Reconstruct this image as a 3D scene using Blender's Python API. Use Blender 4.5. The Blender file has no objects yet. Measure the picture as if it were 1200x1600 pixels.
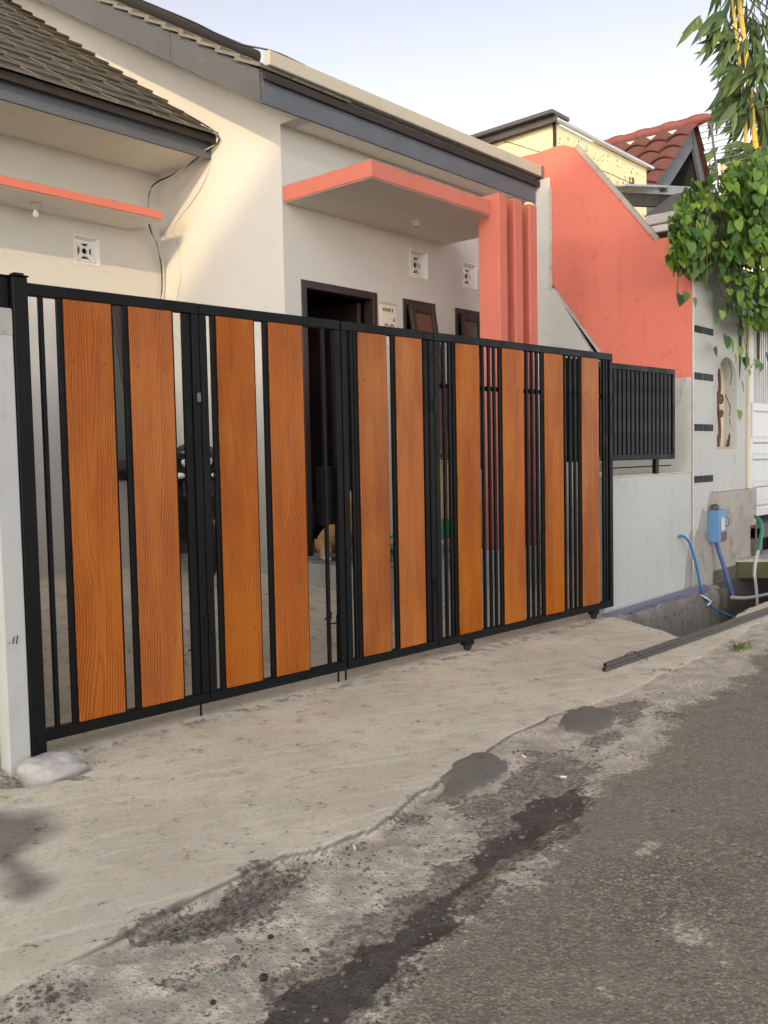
import bpy, bmesh, math, random
import numpy as np
from mathutils import Vector, Matrix, Quaternion

random.seed(7)
SC = bpy.context.scene
COL = SC.collection

# ------------------------------------------------------------------ camera, light
CAM = (-1.7336, -3.2760, 1.1288)
GA = math.radians(-4.2245)            # the gate line turns a little against the house
cam = bpy.data.cameras.new('camera')
cam.sensor_fit = 'HORIZONTAL'; cam.sensor_width = 36; cam.lens = 42.9
cam.clip_start = .05; cam.clip_end = 500
camo = bpy.data.objects.new('camera', cam); COL.objects.link(camo)
_r = Vector((0.657929, -0.752823, -0.019661)); _f = Vector((0.750875, 0.657775, -0.059324))
_f.normalize(); _r = (_r - _f*_r.dot(_f)).normalized(); _u = _r.cross(_f)
camo.matrix_world = Matrix(((_r.x, _u.x, -_f.x, CAM[0]), (_r.y, _u.y, -_f.y, CAM[1]),
                            (_r.z, _u.z, -_f.z, CAM[2]), (0, 0, 0, 1)))
SC.camera = camo

W = bpy.data.worlds.new('World'); SC.world = W; W.use_nodes = True
wn = W.node_tree.nodes; wl = W.node_tree.links
sky = wn.new('ShaderNodeTexSky'); sky.sky_type = 'NISHITA'; sky.sun_disc = False
sky.sun_elevation = math.radians(17.8); sky.sun_rotation = math.radians(-116.6)
sky.air_density = 0.3; sky.dust_density = 0.5; sky.ozone_density = 1.0
bw_ = wn.new('ShaderNodeRGBToBW'); wl.new(sky.outputs[0], bw_.inputs[0])
pale = wn.new('ShaderNodeMix'); pale.data_type = 'RGBA'; pale.inputs[0].default_value = .70     # thin haze takes the blue out
wl.new(sky.outputs[0], pale.inputs[6]); wl.new(bw_.outputs[0], pale.inputs[7])
hz_ = wn.new('ShaderNodeMix'); hz_.data_type = 'RGBA'; hz_.blend_type = 'MULTIPLY'; hz_.inputs[0].default_value = 1
hz_.inputs[7].default_value = (1.075, .99, .865, 1)          # warm evening light
wl.new(pale.outputs[2], hz_.inputs[6])
wl.new(hz_.outputs[2], wn['Background'].inputs[0]); wn['Background'].inputs[1].default_value = 0.15

sun = bpy.data.lights.new('sun', 'SUN'); sun.energy = 0.50; sun.angle = math.radians(.55)
sun.color = (1.0, .74, .40)
suno = bpy.data.objects.new('sun', sun); COL.objects.link(suno)
SUND = Vector((.851, .4255, -.306)).normalized()
suno.rotation_euler = SUND.to_track_quat('-Z', 'Y').to_euler()
suno.location = (-20, 0, 12)

SC.view_settings.view_transform = 'Standard'; SC.view_settings.look = 'None'
SC.view_settings.gamma = 1; SC.view_settings.use_curve_mapping = False
SC.view_settings.exposure = 2.55

# ------------------------------------------------------------------ mesh helpers
ORG = {}
def tag(o, label=None, cat=None, group=None, kind=None):
    if label: o['label'] = label
    if cat: o['category'] = cat
    if group: o['group'] = group
    if kind: o['kind'] = kind
    return o
def thing(name, loc, label, cat, group=None, rz=0.):
    o = bpy.data.objects.new(name, None); COL.objects.link(o)
    o.location = loc; o.rotation_euler = (0, 0, rz); o.empty_display_size = .1
    ORG[o.name] = Vector(loc)
    return tag(o, label, cat, group)

class MB:
    def __init__(s, T=None): s.v = []; s.f = []; s.m = []; s.T = T
    def add(s, vs, fs, mi=0):
        n = len(s.v)
        if s.T is not None: vs = [s.T @ Vector(p) for p in vs]
        s.v += [tuple(p) for p in vs]; s.f += [tuple(i+n for i in f) for f in fs]
        s.m += [mi]*len(fs); return s
    def box(s, x0, x1, y0, y1, z0, z1, c=0., mi=0):
        if x0 > x1: x0, x1 = x1, x0
        if y0 > y1: y0, y1 = y1, y0
        if z0 > z1: z0, z1 = z1, z0
        lo = (x0, y0, z0); hi = (x1, y1, z1)
        if c <= 0:
            vs = [(x0,y0,z0),(x1,y0,z0),(x1,y1,z0),(x0,y1,z0),(x0,y0,z1),(x1,y0,z1),(x1,y1,z1),(x0,y1,z1)]
            return s.add(vs, [(0,3,2,1),(4,5,6,7),(0,1,5,4),(1,2,6,5),(2,3,7,6),(3,0,4,7)], mi)
        c = min(c, .45*min(hi[i]-lo[i] for i in range(3)))
        vs = []; idx = {}
        for k in range(8):
            sg = (k & 1, k >> 1 & 1, k >> 2 & 1)
            for a in range(3):
                p = [hi[i] if sg[i] else lo[i] for i in range(3)]
                for i in range(3):
                    if i != a: p[i] += -c if sg[i] else c
                idx[sg, a] = len(vs); vs.append(p)
        fs = []
        for a in range(3):
            b, d = (a+1) % 3, (a+2) % 3
            for q in (0, 1):
                def key(u, w):
                    t = [0, 0, 0]; t[a] = q; t[b] = u; t[d] = w; return tuple(t)
                fs.append(tuple(idx[key(*uw), a] for uw in ((0,0),(1,0),(1,1),(0,1))))
            for u in (0, 1):
                for w in (0, 1):
                    t0 = [0,0,0]; t0[b] = u; t0[d] = w; t1 = list(t0); t1[a] = 1
                    t0 = tuple(t0); t1 = tuple(t1)
                    fs.append((idx[t0, b], idx[t1, b], idx[t1, d], idx[t0, d]))
        for k in range(8):
            sg = (k & 1, k >> 1 & 1, k >> 2 & 1); fs.append((idx[sg,0], idx[sg,1], idx[sg,2]))
        return s.add(vs, fs, mi)
    def prism(s, poly, axis, a0, a1, mi=0):
        n = len(poly); vs = []
        for a in (a0, a1):
            for p, q in poly:
                vs.append({'x': (a, p, q), 'y': (p, a, q), 'z': (p, q, a)}[axis])
        fs = [tuple(range(n)), tuple(range(n, 2*n))] + [(i, (i+1) % n, (i+1) % n+n, i+n) for i in range(n)]
        return s.add(vs, fs, mi)
    def tube(s, pts, r, n=8, mi=0, cap=True):
        pts = [Vector(p) for p in pts]; m = len(pts)
        rr = r if isinstance(r, (list, tuple)) else [r]*m
        vs = []; t0 = None; u = None
        for i, p in enumerate(pts):
            t = (pts[min(i+1, m-1)] - pts[max(i-1, 0)]).normalized()
            if u is None:
                u = t.orthogonal().normalized()
            else:
                u = (u - t*u.dot(t)); u = u.normalized() if u.length > 1e-6 else t.orthogonal().normalized()
            w = t.cross(u)
            for k in range(n):
                a = 2*math.pi*k/n; vs.append(p + (u*math.cos(a)+w*math.sin(a))*rr[i])
        fs = [(i*n+k, i*n+(k+1) % n, (i+1)*n+(k+1) % n, (i+1)*n+k) for i in range(m-1) for k in range(n)]
        if cap: fs += [tuple(range(n)), tuple(range((m-1)*n, m*n))]
        return s.add(vs, fs, mi)
    def bar(s, p, q, w, d, up=(0,0,1), mi=0):
        p = Vector(p); q = Vector(q); t = (q-p).normalized(); up = Vector(up)
        a = t.cross(up).normalized(); b = a.cross(t).normalized()
        vs = [e + a*w*.5*i + b*d*.5*j for e in (p, q) for i, j in ((-1,-1),(1,-1),(1,1),(-1,1))]
        return s.add(vs, [(0,3,2,1),(4,5,6,7),(0,1,5,4),(1,2,6,5),(2,3,7,6),(3,0,4,7)], mi)
    def lathe(s, prof, c=(0,0,0), axis='z', n=20, mi=0):
        vs = []
        for r, h in prof:
            for k in range(n):
                a = 2*math.pi*k/n; x, y = r*math.cos(a), r*math.sin(a)
                p = {'z': (x, y, h), 'y': (x, h, y), 'x': (h, x, y)}[axis]
                vs.append((p[0]+c[0], p[1]+c[1], p[2]+c[2]))
        m = len(prof)
        fs = [(i*n+k, i*n+(k+1) % n, (i+1)*n+(k+1) % n, (i+1)*n+k) for i in range(m-1) for k in range(n)]
        if prof[0][0] > 1e-6: fs.append(tuple(range(n)))
        if prof[-1][0] > 1e-6: fs.append(tuple(range((m-1)*n, m*n)))
        return s.add(vs, fs, mi)
    def blob(s, c, r, nu=14, nv=9, mi=0, jit=0., seed=0):
        rnd = random.Random(seed); vs = []
        if not isinstance(r, (list, tuple)): r = (r, r, r)
        for j in range(nv+1):
            th = math.pi*j/nv
            for k in range(nu):
                a = 2*math.pi*k/nu; q = 1+rnd.uniform(-jit, jit)
                vs.append((c[0]+r[0]*q*math.sin(th)*math.cos(a), c[1]+r[1]*q*math.sin(th)*math.sin(a), c[2]+r[2]*q*math.cos(th)))
        fs = [(j*nu+k, j*nu+(k+1) % nu, (j+1)*nu+(k+1) % nu, (j+1)*nu+k) for j in range(nv) for k in range(nu)]
        return s.add(vs, fs, mi)
    def torus(s, c, R, r, axis='y', n=32, k=10, mi=0, flat=1.):
        vs = []
        for i in range(n):
            a = 2*math.pi*i/n
            for j in range(k):
                b = 2*math.pi*j/k; q = R+r*math.cos(b); h = r*flat*math.sin(b)
                x, y = q*math.cos(a), q*math.sin(a)
                p = {'z': (x, y, h), 'y': (x, h, y), 'x': (h, x, y)}[axis]
                vs.append((p[0]+c[0], p[1]+c[1], p[2]+c[2]))
        fs = [(i*k+j, ((i+1) % n)*k+j, ((i+1) % n)*k+(j+1) % k, i*k+(j+1) % k) for i in range(n) for j in range(k)]
        return s.add(vs, fs, mi)
    def build(s, name, mats, parent=None, smooth=None, local=False, merge=False):
        me = bpy.data.meshes.new(name)
        vs = [Vector(p) for p in s.v]
        if parent is not None:
            org = ORG[parent.name]
            if not local: vs = [p-org for p in vs]
        else:
            lo = [min(p[i] for p in vs) for i in range(3)]; hi = [max(p[i] for p in vs) for i in range(3)]
            org = Vector(((lo[0]+hi[0])/2, (lo[1]+hi[1])/2, lo[2])); vs = [p-org for p in vs]
        me.from_pydata([tuple(p) for p in vs], [], s.f)
        if not isinstance(mats, (list, tuple)): mats = [mats]
        for m in mats: me.materials.append(m)
        me.polygons.foreach_set('material_index', s.m)
        bm = bmesh.new(); bm.from_mesh(me)
        if merge: bmesh.ops.remove_doubles(bm, verts=bm.verts, dist=1e-5)
        bmesh.ops.recalc_face_normals(bm, faces=bm.faces); bm.to_mesh(me); bm.free()
        if smooth:
            me.polygons.foreach_set('use_smooth', [True]*len(me.polygons)); me.set_sharp_from_angle(angle=math.radians(smooth))
        me.update()
        o = bpy.data.objects.new(name, me); COL.objects.link(o)
        if parent is not None: o.parent = parent
        else: o.location = org
        ORG[o.name] = org
        return o
def inst(src, name, parent, loc, rot=(0,0,0), scale=None):
    """another object sharing a mesh, placed in world space under an unrotated parent"""
    o = bpy.data.objects.new(name, src.data if hasattr(src, 'data') else src); COL.objects.link(o)
    o.parent = parent
    o.location = Vector(loc) - ORG[parent.name] if parent is not None else Vector(loc)
    o.rotation_euler = rot
    if scale: o.scale = scale
    ORG[o.name] = ORG[parent.name] if parent is not None else Vector(loc)
    return o
def copy_tree(o, parent=None):
    c = o.copy(); COL.objects.link(c); c.parent = parent; ORG[c.name] = ORG.get(o.name, Vector())
    for ch in list(o.children): copy_tree(ch, c)
    return c
def interp(pts, x):
    return np.interp(x, [p[0] for p in pts], [p[1] for p in pts])
def spline(pts, n=6):
    P = [Vector(p) for p in pts]; P = [2*P[0]-P[1]] + P + [2*P[-1]-P[-2]]; out = []
    for i in range(1, len(P)-2):
        for k in range(n):
            t = k/n; a, b, c, d = P[i-1:i+3]
            out.append(.5*((2*b)+(c-a)*t+(2*a-5*b+4*c-d)*t*t+(3*b-a-3*c+d)*t**3))
    out.append(P[-2]); return out

# ------------------------------------------------------------------ materials
class N:
    def __init__(s, name):
        s.m = bpy.data.materials.new(name); s.m.use_nodes = True; s.t = s.m.node_tree
        s.b = s.t.nodes['Principled BSDF']; s.o = s.t.nodes['Material Output']
    def n(s, typ, props=None, **kw):
        nd = s.t.nodes.new(typ)
        for k, v in (props or {}).items(): setattr(nd, k, v)
        for k, v in kw.items():
            k = k.replace('_', ' ') if not k.startswith('i') or not k[1:].isdigit() else int(k[1:])
            s.set(nd.inputs[k], v)
        return nd
    def set(s, inp, v):
        if hasattr(v, 'is_linked') or isinstance(v, bpy.types.NodeSocket): s.t.links.new(v, inp)
        elif isinstance(v, bpy.types.Node): s.t.links.new(v.outputs[0], inp)
        else:
            if inp.type == 'RGBA' and len(v) == 3: v = (*v, 1)
            inp.default_value = v
    def math(s, op, a, b=0., c=None, clamp=False):
        nd = s.t.nodes.new('ShaderNodeMath'); nd.operation = op; nd.use_clamp = clamp
        s.set(nd.inputs[0], a); s.set(nd.inputs[1], b)
        if c is not None: s.set(nd.inputs[2], c)
        return nd.outputs[0]
    def mix(s, f, a, b, blend='MIX'):
        nd = s.t.nodes.new('ShaderNodeMix'); nd.data_type = 'RGBA'; nd.blend_type = blend
        s.set(nd.inputs[0], f); s.set(nd.inputs[6], a); s.set(nd.inputs[7], b); return nd.outputs[2]
    def ramp(s, f, lo, hi, a=0., b=1.):
        nd = s.t.nodes.new('ShaderNodeMapRange'); nd.interpolation_type = 'SMOOTHSTEP'
        s.set(nd.inputs[0], f); s.set(nd.inputs[1], lo); s.set(nd.inputs[2], hi); s.set(nd.inputs[3], a); s.set(nd.inputs[4], b)
        return nd.outputs[0]
    def noise(s, vec, scale, detail=4, rough=.55, dist=0.):
        nd = s.n('ShaderNodeTexNoise', Vector=vec, Scale=scale, Detail=detail, Roughness=rough, Distortion=dist); return nd.outputs[0]
    def vmul(s, vec, v):
        nd = s.t.nodes.new('ShaderNodeVectorMath'); nd.operation = 'MULTIPLY'; s.set(nd.inputs[0], vec); nd.inputs[1].default_value = v; return nd.outputs[0]
    def vadd(s, vec, v):
        nd = s.t.nodes.new('ShaderNodeVectorMath'); nd.operation = 'ADD'; s.set(nd.inputs[0], vec); s.set(nd.inputs[1], v); return nd.outputs[0]
    def sep(s, vec):
        nd = s.n('ShaderNodeSeparateXYZ', Vector=vec); return nd.outputs
    def pos(s): return s.n('ShaderNodeNewGeometry').outputs['Position']
    def obj(s): return s.n('ShaderNodeTexCoord').outputs['Object']
    def rand(s): return s.n('ShaderNodeObjectInfo').outputs['Random']
    def bump(s, h, strength=.3, dist=.01, normal=None):
        nd = s.n('ShaderNodeBump', Height=h, Strength=strength, Distance=dist)
        if normal is not None: s.set(nd.inputs['Normal'], normal)
        return nd.outputs[0]
    def out(s, col=None, rough=None, normal=None, **kw):
        if col is not None: s.set(s.b.inputs['Base Color'], col)
        if rough is not None: s.set(s.b.inputs['Roughness'], rough)
        if normal is not None: s.set(s.b.inputs['Normal'], normal)
        for k, v in kw.items(): s.set(s.b.inputs[k.replace('_', ' ')], v)
        return s.m

def paint(name, rgb, rough=.75, var=.12, grain=.25, dirt=(.2,.17,.13), dirt_amt=.25, streak=.3, scale=1.):
    a = N(name); p = a.pos()
    big = a.noise(p, 1.3*scale, 5, .6); mid = a.noise(p, 7*scale, 5, .6); fine = a.noise(p, 90, 3, .6)
    st = a.noise(a.vmul(p, (9, 9, .9)), 1.0, 4, .6)
    c = a.mix(big, [x*(1-var) for x in rgb], [min(1, x*(1+var)) for x in rgb])
    f = a.ramp(mid, .52, .78, 0, dirt_amt); c = a.mix(f, c, dirt)
    f = a.ramp(st, .55, .8, 0, streak*.6); c = a.mix(f, c, dirt)
    h = a.math('ADD', a.math('MULTIPLY', fine, .5), a.math('MULTIPLY', mid, .6))
    return a.out(c, rough, a.bump(h, grain, .006))
def plain(name, rgb, rough=.5, metal=0., var=.15, bump=.06, scale=30, coat=0.):
    a = N(name); p = a.obj(); n1 = a.noise(p, scale, 4); n2 = a.noise(p, scale*.12, 3)
    f = a.math('MULTIPLY_ADD', n1, .5, a.math('MULTIPLY', n2, .5))
    c = a.mix(f, [x*(1-var) for x in rgb], [min(1, x*(1+var)) for x in rgb])
    r = a.ramp(n2, .3, .7, max(.05, rough-.08), min(1, rough+.1))
    m = a.out(c, r, a.bump(n1, bump, .003), Metallic=metal)
    if coat: a.b.inputs['Coat Weight'].default_value = coat
    return m
def plank_mat(name, light, dark, rough=.42):
    a = N(name); o = a.obj(); r = a.rand(); x, y, z = a.sep(o)
    off = a.n('ShaderNodeCombineXYZ', X=a.math('MULTIPLY', r, 31.), Y=a.math('MULTIPLY', r, 17.), Z=a.math('MULTIPLY', r, 53.)).outputs[0]
    q = a.vadd(o, off)
    lo = a.noise(a.vmul(q, (1.5, 1, .8)), 1.0, 2); wav = a.noise(a.vmul(q, (11, 1, 1.6)), 1.0, 3)
    xc = a.math('ADD', x, a.math('MULTIPLY_ADD', lo, .20, -.10))
    ax = a.math('SQRT', a.math('MULTIPLY_ADD', xc, xc, .0007))
    zz = a.math('MULTIPLY', a.math('PINGPONG', a.math('MULTIPLY_ADD', r, 1.3, z), 1.35), 2.1)
    f = a.math('ADD', a.math('MULTIPLY', ax, 92.), zz)
    f = a.math('MULTIPLY_ADD', wav, 3.0, f)
    fr = a.math('FRACT', f)
    groove = a.math('MULTIPLY', a.math('POWER', a.math('PINGPONG', a.math('MULTIPLY', fr, 2.), 1.), 2.6), a.ramp(a.noise(a.vmul(q, (22, 1, 1.3)), 1.0, 2), .34, .62, .25, 1.))
    fib = a.noise(a.vmul(q, (150, 1, 7)), 1.0, 3, .65)
    patch = a.noise(a.vmul(q, (6, 1, 1.6)), 1.0, 4)
    c = a.mix(a.ramp(patch, .32, .7), dark, light)
    c = a.mix(a.math('MULTIPLY', a.ramp(groove, .35, 1.), a.ramp(patch, .2, .8, .62, .28)), c, [v*.42 for v in dark])
    c = a.mix(a.ramp(fib, .5, .85, 0, .35), c, [v*.55 for v in dark])
    c = a.mix(a.math('MULTIPLY', r, .35), c, dark)
    tone = a.n('ShaderNodeHueSaturation', Color=c, Value=a.math('MULTIPLY_ADD', a.math('FRACT', a.math('MULTIPLY', r, 7.3)), .20, .88), Saturation=a.math('MULTIPLY_ADD', a.math('FRACT', a.math('MULTIPLY', r, 3.1)), .06, .97)).outputs[0]
    h = a.math('ADD', a.math('MULTIPLY', groove, -1.), a.math('MULTIPLY', fib, .45))
    return a.out(tone, a.ramp(fib, .3, .8, rough-.08, rough+.14), a.bump(h, .8, .005), Specular_IOR_Level=.12)
def board_mat(name, rgb, axis_len='x'):
    """painted cement board with an embossed wavy wood grain along its length"""
    a = N(name); p = a.pos(); x, y, z = a.sep(p)
    along = a.n('ShaderNodeCombineXYZ', X=a.math('MULTIPLY', a.math('ADD', x, y), 1.7), Y=0., Z=a.math('MULTIPLY', z, 2.6)).outputs[0]
    warp = a.noise(along, 1.6, 3)
    zz = a.math('MULTIPLY_ADD', y, -.565, z) if axis_len == 'rake' else z
    f = a.math('MULTIPLY_ADD', warp, 5.0, a.math('MULTIPLY', zz, 62.))
    g = a.math('POWER', a.math('PINGPONG', a.math('MULTIPLY', a.math('FRACT', f), 2.), 1.), 1.8)
    n1 = a.noise(p, 3.5, 5); n2 = a.noise(p, 60, 3)
    c = a.mix(n1, [v*.8 for v in rgb], [v*1.2 for v in rgb])
    c = a.mix(a.math('MULTIPLY', g, .45), c, [v*.55 for v in rgb])
    c = a.mix(a.ramp(a.noise(p, 9, 5), .6, .8, 0, .3), c, (.2, .18, .15))
    h = a.math('ADD', a.math('MULTIPLY', g, -1.), a.math('MULTIPLY', n2, .3))
    return a.out(c, .6, a.bump(h, .5, .004))

MAT = {}
MAT['black'] = plain('black_gloss_paint', (.0045, .005, .0055), .46, var=.3, bump=.05, scale=60); MAT['black'].node_tree.nodes['Principled BSDF'].inputs['Specular IOR Level'].default_value = .16
MAT['plank'] = plank_mat('varnished_plank', (.455, .143, .019), (.335, .084, .010))
MAT['screw'] = plain('screw_head', (.22, .075, .02), .5, .3)
MAT['wall'] = paint('white_wall_paint', (.555, .53, .487), .8, .05, .18, (.42,.39,.34), .22, .2)
MAT['wallgrey'] = paint('grey_white_wall_paint', (.50, .505, .48), .8, .07, .25, (.33,.32,.29), .4, .5)
MAT['cream'] = paint('cream_wall_paint', (.66, .62, .50), .8, .08, .25, (.35,.3,.2), .35, .4)
MAT['stained'] = paint('stained_plaster', (.36, .335, .30), .85, .2, .5, (.13,.11,.09), .8, .9)
MAT['soffit'] = paint('soffit_board', (.78, .73, .64), .8, .05, .1, (.4,.35,.28), .2, .1)
MAT['coral'] = paint('coral_paint', (.58, .160, .108), .75, .12, .25, (.36,.11,.075), .25, .3)
MAT['coralwall'] = paint('coral_wall_paint', (.62, .165, .115), .75, .10, .3, (.33,.095,.065), .45, .45)
MAT['fascia'] = board_mat('grey_fascia_board', (.105, .118, .14))
MAT['barge'] = board_mat('grey_barge_board', (.095, .097, .102), 'rake')
MAT['tiletop'] = paint('roof_tile_top', (.024, .0195, .0155), .9, .35, .5, (.03,.025,.02), .6, .2, 6)
MAT['tileedge'] = paint('roof_tile_edge', (.155, .14, .115), .9, .3, .5, (.10,.09,.07), .6, .3, 6)
MAT['gutter'] = paint('beige_gutter', (.40, .37, .31), .6, .06, .1, (.25,.22,.18), .2, .1)
MAT['brown'] = plain('dark_brown_frame', (.024, .014, .012), .5, var=.25)
MAT['vent'] = paint('white_vent', (.72, .70, .66), .8, .06, .2, (.4,.35,.3), .3, .2, 4)
MAT['shade_fill'] = plain('painted_shade', (.02, .02, .02), .9)  # near-black colour stands in for shade in unlit recesses
MAT['tile_floor'] = plain('porch_floor_tile', (.28, .28, .29), .35, var=.15)
MAT['riser'] = paint('porch_riser', (.50, .50, .47), .8, .1, .3, (.25,.24,.22), .4, .3)
MAT['steel'] = plain('raw_steel', (.13, .12, .115), .42, .55, var=.35, scale=20)
MAT['rustwire'] = plain('rusty_wire', (.09, .055, .035), .7, .3)
MAT['rail'] = plain('slate_painted_angle_iron', (.17, .165, .23), .5, var=.2)
MAT['cable'] = plain('black_cable', (.012, .012, .012), .5)
MAT['whitewire'] = plain('white_wire', (.5, .48, .42), .5)
MAT['blue'] = paint('blue_paint', (.10, .25, .47), .45, .15, .15, (.08,.10,.13), .4, .3, 5)
MAT['bluehose'] = plain('blue_hose', (.03, .17, .42), .35, var=.15)
MAT['bluepipe'] = plain('blue_pipe', (.05, .10, .24), .45, var=.3)
MAT['greenhose'] = plain('green_hose', (.02, .22, .12), .4, var=.25)
MAT['palepipe'] = plain('pale_pipe', (.45, .46, .42), .5, var=.25)
MAT['moss'] = paint('mossy_concrete', (.08, .085, .04), .95, .4, .8, (.02,.025,.012), .8, .6, 5)
MAT['drain'] = paint('drain_concrete', (.11, .10, .085), .95, .4, .8, (.05,.05,.035), .9, .7, 3)
MAT['mud'] = plain('drain_mud', (.02, .018, .014), .5, var=.4)
MAT['mortar'] = paint('rough_mortar', (.42, .41, .38), .9, .2, .9, (.18,.16,.13), .6, .3, 4)
MAT['lump'] = paint('pale_cement_lump', (.52, .50, .46), .9, .12, .7, (.25,.23,.2), .5, .2, 5)
MAT['footing'] = paint('rough_footing', (.27, .25, .215), .95, .35, .9, (.07,.065,.045), .9, .8, 3)
MAT['blacktile'] = plain('black_tile', (.014, .015, .017), .7, var=.4)
MAT['yellow'] = paint('yellow_wall_paint', (.72, .65, .40), .8, .10, .3, (.35,.25,.1), .5, .4, 2)
MAT['redtile'] = paint('red_roof_tile', (.115, .04, .032), .85, .35, .3, (.07,.035,.03), .8, .3, 2)
MAT['redridge'] = paint('red_ridge', (.17, .05, .045), .8, .2, .3, (.12,.05,.04), .4, .3, 2)
MAT['slate'] = plain('slate_paint', (.075, .08, .095), .6, var=.15)
MAT['zinc'] = plain('zinc_sheet', (.62, .64, .66), .35, .6, var=.15, scale=8)
MAT['greygate'] = paint('pale_grey_gate', (.60, .61, .60), .45, .05, .1, (.35,.33,.3), .3, .4, 3)
MAT['ironbrown'] = plain('brown_iron', (.16, .07, .035), .55, .2, var=.3)
MAT['alu'] = plain('aluminium', (.65, .65, .62), .35, .8)
MAT['offwhite'] = plain('sign_board', (.66, .60, .50), .6, var=.08, bump=.1)
MAT['ink'] = plain('black_ink', (.02, .015, .012), .6)
MAT['plastic_grey'] = plain('meter_plastic', (.22, .22, .22), .45)
MAT['bulb'] = plain('frosted_bulb', (.8, .8, .76), .2)
MAT['socket'] = plain('lamp_socket', (.45, .40, .32), .5)
MAT['rubber'] = plain('tyre_rubber', (.015, .015, .015), .8)
MAT['bikeblack'] = plain('bike_black_plastic', (.012, .012, .013), .3, coat=.4)
MAT['chrome'] = plain('chrome', (.6, .6, .6), .15, 1., var=.1)
MAT['lime'] = plain('lime_fairing', (.42, .60, .10), .3, coat=.4)
MAT['red'] = plain('red_plastic', (.5, .03, .03), .35)
MAT['white'] = plain('white_plastic', (.75, .75, .73), .35)
MAT['plate'] = plain('number_plate', (.02, .025, .04), .4)
MAT['mirror'] = plain('mirror_glass', (.4, .42, .43), .05, 1., var=.02, bump=0)
MAT['fur'] = plain('tan_fur', (.45, .27, .11), .95, var=.3, bump=.5, scale=80)
MAT['furwhite'] = plain('white_fur', (.75, .70, .62), .95, var=.15, bump=.5, scale=80)
MAT['bamboocage'] = plain('cage_bamboo', (.55, .40, .20), .6, var=.25)
MAT['greencloth'] = plain('green_cloth', (.01, .30, .16), .7)
MAT['woodpale'] = plain('pale_wood', (.55, .38, .26), .7, var=.2)
MAT['cloth'] = plain('grey_mat', (.16, .16, .18), .9, bump=.4)
MAT['culm'] = plain('yellow_culm', (.70, .42, .05), .45, var=.25, scale=8)
MAT['bark'] = plain('vine_stem', (.10, .085, .04), .85)
MAT['cementwet'] = paint('wet_cement', (.20, .185, .15), .8, .2, .45, (.07,.07,.065), .5, .0, 3)
MAT['white_butt'] = plain('cigarette_paper', (.75, .72, .66), .8)
MAT['tan'] = plain('filter_tan', (.5, .25, .1), .8)
MAT['straw'] = plain('dry_root', (.20, .16, .10), .9)
MAT['grass'] = plain('grass_blade', (.12, .15, .04), .8, var=.4)
MAT['stone'] = plain('dark_stone', (.03, .028, .026), .7, var=.4)
a = N('window_glass'); MAT['glass'] = a.out((.05, .06, .055), .06, None, Specular_IOR_Level=.6)
a = N('brown_glass'); MAT['brownglass'] = a.out((.085, .05, .04), .1, None, Specular_IOR_Level=.5)
def leaf_mat(name, cols, trans=.35):
    a = N(name); g = a.n('ShaderNodeNewGeometry'); r = a.math('FRACT', a.math('ADD', g.outputs['Random Per Island'], a.math('MULTIPLY', a.rand(), 3.7)))
    cr = a.t.nodes.new('ShaderNodeValToRGB'); a.set(cr.inputs[0], r)
    cr.color_ramp.elements[0].position = 0; cr.color_ramp.elements[0].color = (*cols[0], 1)
    cr.color_ramp.elements[1].position = 1; cr.color_ramp.elements[1].color = (*cols[-1], 1)
    for i, c in enumerate(cols[1:-1]):
        e = cr.color_ramp.elements.new((i+1)/(len(cols)-1)); e.color = (*c, 1)
    n = a.noise(a.obj(), 30, 3); c = a.mix(a.math('MULTIPLY', n, .4), cr.outputs[0], [v*.6 for v in cols[0]])
    a.out(c, .52)
    tr = a.n('ShaderNodeBsdfTranslucent', Color=c); ms = a.t.nodes.new('ShaderNodeMixShader'); ms.inputs[0].default_value = trans
    a.t.links.new(a.b.outputs[0], ms.inputs[1]); a.t.links.new(tr.outputs[0], ms.inputs[2]); a.t.links.new(ms.outputs[0], a.o.inputs[0])
    return a.m
MAT['vineleaf'] = leaf_mat('vine_leaf', [(.045,.105,.03), (.08,.185,.035), (.12,.25,.045), (.22,.36,.05), (.37,.48,.07)])
MAT['bambooleaf'] = leaf_mat('bamboo_leaf', [(.06,.11,.045), (.10,.165,.055), (.15,.215,.065)], .38)

# ground: concrete / crumbled shoulder / asphalt, blended by vertex attributes
a = N('ground_surface'); p = a.pos()
def att(n): return a.n('ShaderNodeAttribute', {'attribute_name': n}).outputs['Fac']
asp, wet, crumb, damp, dark = att('asphalt'), att('wet'), att('crumb'), att('damp'), att('dark')
n1 = a.noise(p, 1.4, 6, .6); n2 = a.noise(p, 9, 6, .65); n3 = a.noise(p, 55, 5, .7); n4 = a.noise(p, 260, 3, .7)
px, py, pz = a.sep(p)
rot = a.n('ShaderNodeVectorRotate', {'rotation_type': 'Z_AXIS'}, Vector=p, Angle=.5).outputs[0]
br = a.noise(a.vadd(a.vmul(rot, (2.2, 26, 1)), a.n('ShaderNodeCombineXYZ', X=a.math('MULTIPLY', n1, 4.), Y=a.math('MULTIPLY', n1, 9.)).outputs[0]), 1.0, 5, .65)
con = a.mix(a.ramp(n1, .3, .7), (0.621, 0.546, 0.427), (0.808, 0.724, 0.571))
con = a.mix(a.ramp(n2, .46, .72, 0, .8), con, (0.557, 0.476, 0.364))
con = a.mix(a.ramp(br, .48, .7, 0, .75), con, (0.808, 0.812, 0.658))
con = a.mix(a.ramp(n3, .5, .74, 0, .75), con, (0.440, 0.381, 0.295))
con = a.mix(a.ramp(n4, .56, .76, 0, .6), con, (0.350, 0.302, 0.235))
con = a.mix(a.ramp(a.noise(p, 3.2, 6, .65), .55, .74, 0, .6), con, (0.517, 0.439, 0.329))
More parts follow.
